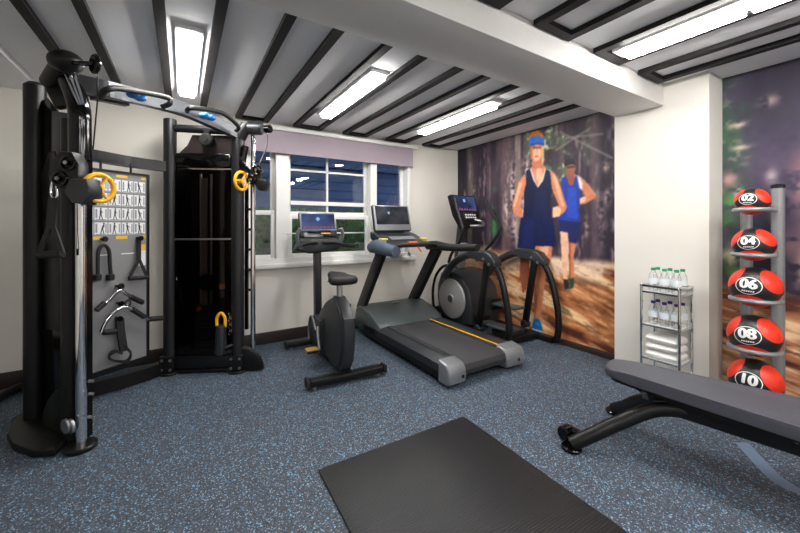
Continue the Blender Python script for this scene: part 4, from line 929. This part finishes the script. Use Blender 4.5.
for L_ in legs:
    lg = wp('front_leg', MB().tube(L_, .038, 16, smooth=6), 'black')
    e = Vector(L_[0]); e.z = 0; d_ = (Vector(L_[0]) - Vector(L_[1])); d_.z = 0; d_.normalize(); sd = Vector((-d_.y, d_.x, 0))
    wp('foot_cap', MB().cyl(e, e + Z3 * .022, .055, 22, .006), 'black_gloss', lg)
for px_, py_ in ((566, 432), (620, 408)):
    e = at(px_, py_, Z=.04); wp('wheel_foot', MB().cyl(e - X3 * .035 + Z3 * .0, e + X3 * .035, .04, 18, .008).box(e + Vector((.03, -.03, .012)), (.06, .08, .03), None, .01), 'black_gloss')
wp('rear_post', MB().bar(spn(1.12, .31), spn(1.2, .05), .07, .07, up=(1, 0, 0), bev=.012), 'black')
wp('rear_foot', MB().bar(spn(1.2, .035) - ac * .28, spn(1.2, .035) + ac * .28, .08, .06, bev=.015), 'black')
k = at(797, 441, X=2.2); wp('adjust_pin', MB().cyl(k, k + X3 * .03, .012, 10), 'steel')

# ================================================================== medicine ball rack
RX, RY = 3.37, .70
rk = thing('ball_rack', 'grey steel vertical rack holding five medicine balls', 'rack', (RX, RY, 0))
def rp_(name, mb, m, par=None, **k): return obj(name, mb, m, par or rk, **k)
pR = at(778, 188, X=3.36); pLft = at(746.5, 215, X=3.37)
rp_('post', MB().cyl((pR.x, pR.y, .02), (pR.x, pR.y, 1.525), .033, 20), 'rack'); rp_('post_cap', MB().cyl((pR.x, pR.y, 1.52), (pR.x, pR.y, 1.55), .036, 20, .006), 'black')
rp_('post', MB().cyl((pLft.x, pLft.y, .02), (pLft.x, pLft.y, 1.38), .033, 20), 'rack')
rp_('base', MB().box((3.20, .70, .02), (.44, .42, .04), None, .015), 'rack')
balls = ((752.0, 201.5, 19.2, '02', 'topmost'), (753.5, 244.5, 23.3, '04', 'second from the top'), (755, 287, 28.3, '06', 'middle'), (754, 335.5, 29.0, '08', 'second from the bottom'), (755, 380, 29.3, '10', 'lowest'))
def text_mesh(s, size):
    cu = bpy.data.curves.new('t', 'FONT'); cu.body = s; cu.size = size; cu.align_x = 'CENTER'; cu.align_y = 'CENTER'
    o = bpy.data.objects.new('t', cu); C.objects.link(o); dg = bpy.context.evaluated_depsgraph_get()
    me = bpy.data.meshes.new_from_object(o.evaluated_get(dg)); bm = bmesh.new(); bm.from_mesh(me)
    bpy.data.objects.remove(o); bpy.data.curves.remove(cu); bpy.data.meshes.remove(me); return bm
for (px_, py_, hw, num, where) in balls:
    t_ = 2.20; c = at(px_, py_, t=t_); dist = math.hypot(c.x, c.y); r = hw * t_ / FOC * (t_ / dist) * 1.0
    r *= 1.0
    # ball: number faces the room's middle
    q = bmesh.new(); bmesh.ops.create_uvsphere(q, u_segments=48, v_segments=28, radius=r)
    mbb = MB(); mbb.bm.free(); mbb.bm = q
    bo = obj('medicine_ball', mbb, 'ball'); bo.location = c
    az = math.atan2(-c.y, -c.x) - math.radians(14)
    bo.rotation_euler = (math.radians(4 if num in ('04', '08') else -3), math.radians(-9), az)
    tag(bo, 'black and red medicine ball numbered %s, %s on the rack' % (num, where), 'medicine ball', 'medicine balls on the rack')
    # printed badge: ring, number and small mark wrapped on the ball
    b = MB(); b.bm.free(); b.bm = text_mesh(num, r * .64)
    bmesh.ops.triangulate(b.bm, faces=b.bm.faces[:])
    g0 = b.bm.verts[:] + b.bm.edges[:] + b.bm.faces[:]
    for dx, dy in ((.035, 0), (-.035, 0), (0, .02), (0, -.02)):
        q = bmesh.ops.duplicate(b.bm, geom=g0); bmesh.ops.translate(b.bm, vec=(dx * r, dy * r, 0), verts=[v for v in q['geom'] if isinstance(v, bmesh.types.BMVert)])
    bmesh.ops.translate(b.bm, vec=(0, r * .07, 0), verts=b.bm.verts[:])
    for i in range(6):
        x0 = (-.24 + i * .082) * r; sk = .02 * r
        b.quad((x0, -.30 * r, 0), (x0 + .06 * r, -.30 * r, 0), (x0 + .06 * r + sk, -.235 * r, 0), (x0 + sk, -.235 * r, 0))
    for i in range(48):
        a0, a1 = 2 * PI * i / 48, 2 * PI * (i + 1) / 48; ro, ri = .50 * r, .465 * r
        b.quad(*[(rr * math.cos(a), rr * math.sin(a) * .86, 0) for rr, a in ((ri, a0), (ro, a0), (ro, a1), (ri, a1))])
    for i in range(-8, 9):
        for nrm in ((1, 0, 0), (0, 1, 0)):
            bmesh.ops.bisect_plane(b.bm, geom=b.bm.verts[:] + b.bm.edges[:] + b.bm.faces[:], dist=1e-6, plane_co=(i * .065 * r, i * .065 * r, 0), plane_no=nrm)
    for v in b.bm.verts:
        x, y = v.co.x / r, v.co.y / r; rad = 1.02
        yaw_, el_ = x, y
        v.co = Vector((math.cos(el_) * math.cos(yaw_), math.cos(el_) * math.sin(yaw_), math.sin(el_))) * r * rad
    bo2 = obj('number_badge', b, 'white_print', None, flat=True, label='white number %s in an oval' % num); bo2.parent = bo
    # cradle ring under the ball with arms to the posts
    zc = c.z - r * .62; rr = r * .785 + .0135
    cr = rp_('cradle', MB().torus((c.x, c.y, zc), Z3, rr, .014, 32, 10), 'rack')
    for pp in (pR, pLft):
        d_ = Vector((pp.x - c.x, pp.y - c.y, 0)); 
        rp_('cradle_arm', MB().tube([Vector((c.x, c.y, zc)) + d_.normalized() * rr, Vector((pp.x, pp.y, zc + .0))], .013, 10), 'rack', cr)

# ================================================================== bottle and towel cart
CX0, CX1, CY0, CY1 = 2.98, 3.205, 1.045, 1.285
ct = thing('towel_cart', 'small chrome framed shelf unit holding bottles and towels against the pier', 'shelf unit', ((CX0 + CX1) / 2, (CY0 + CY1) / 2, 0))
def cp(name, mb, m, par=None, **k): return obj(name, mb, m, par or ct, **k)
for x in (CX0, CX1):
    for y in (CY0, CY1): cp('post', MB().box((x, y, .425), (.016, .016, .81), None, .003), 'chrome'); cp('castor', MB().cyl((x - .01, y, .02), (x + .01, y, .02), .02, 14), 'black_soft')
SH = (.775, .525, .275, .06)
for z in SH:
    b = MB()
    for x in (CX0, CX1): b.box((x, (CY0 + CY1) / 2, z), (.010, CY1 - CY0, .012))
    for y in (CY0, CY1): b.box(((CX0 + CX1) / 2, y, z), (CX1 - CX0, .010, .012))
    s_ = cp('shelf_rail', b, 'chrome')
    cp('shelf_tray', MB().box(((CX0 + CX1) / 2, (CY0 + CY1) / 2, z), (CX1 - CX0 - .012, CY1 - CY0 - .012, .006)), 'white', s_)
b = MB()
b.box((CX0, (CY0 + CY1) / 2, .822), (.014, CY1 - CY0 + .016, .016)); b.box((CX1, (CY0 + CY1) / 2, .822), (.012, CY1 - CY0, .012))
for y in (CY0, CY1): b.box(((CX0 + CX1) / 2, y, .822), (CX1 - CX0, .012, .012))
cp('top_rail', b, 'chrome')
def bottle(cap, label, grp, loc):
    t = thing('water_bottle', label, 'bottle', loc, grp); o3 = Vector(loc)
    pr = [(.001, 0), (.027, 0), (.030, .006), (.030, .05), (.0285, .055), (.030, .06), (.030, .105), (.026, .125), (.014, .148), (.0125, .158)]
    obj('body', MB().lathe(pr, o3, 20), 'bottle', t)
    obj('sleeve_label', MB().lathe([(.0306, .055), (.0306, .10)], o3, 20, cap=False), 'water_lab', t, label='pale label')
    obj('cap', MB().cyl(o3 + Z3 * .156, o3 + Z3 * .176, .0155, 16, .003), cap, t)
    return t
ords = ('first', 'second', 'third', 'fourth', 'fifth', 'sixth')
for cap, caps, zs, nm, grp in (('green', ((110, 42), (138, 40), (162, 47), (190, 43), (218, 50), (260, 48)), SH[0], 'green-capped clear water bottle on the top shelf, %s from the left', 'green-capped bottles on the top shelf'),
                          ('navy', ((112, 205), (142, 198), (168, 212), (200, 207), (228, 220), (265, 215)), SH[1], 'blue-capped clear water bottle on the second shelf, %s from the left', 'blue-capped bottles on the second shelf')):
    first = None
    spots = ((3.05, 1.235), (3.125, 1.235), (3.045, 1.16), (3.125, 1.155), (3.045, 1.085), (3.14, 1.082))
    for i, (x, y) in enumerate(spots):
        lab = nm % ords[i]
        if first is None: first = bottle(cap, lab, grp, (x, y, zs + .0035))
        else: copy_thing(first, (x, y, zs + .0035), label=lab)
for i, nm in enumerate(('lowest of the three', 'middle of the three', 'uppermost of the three')):
    z0 = SH[2] + .005 + i * .058; b = MB(); cx, cy = (CX0 + CX1) / 2 - .005, (CY0 + CY1) / 2
    b.box((cx, cy, z0 + .0275), (.185, .215, .053), None, .024, 4); b.box((cx - .004, cy, z0 + .030), (.190, .20, .018), None, .008, 3)
    for v in b.bm.verts: v.co.z += .003 * math.sin(v.co.x * 60 + i) * math.sin(v.co.y * 50 + 2 * i) * (1 if v.co.z > z0 + .02 else 0)
    tag(obj('folded_towel', b, 'towel', origin=(cx, cy, z0)), 'folded white towel on the cart shelf, %s stacked' % nm, 'towel', 'towels on the cart')
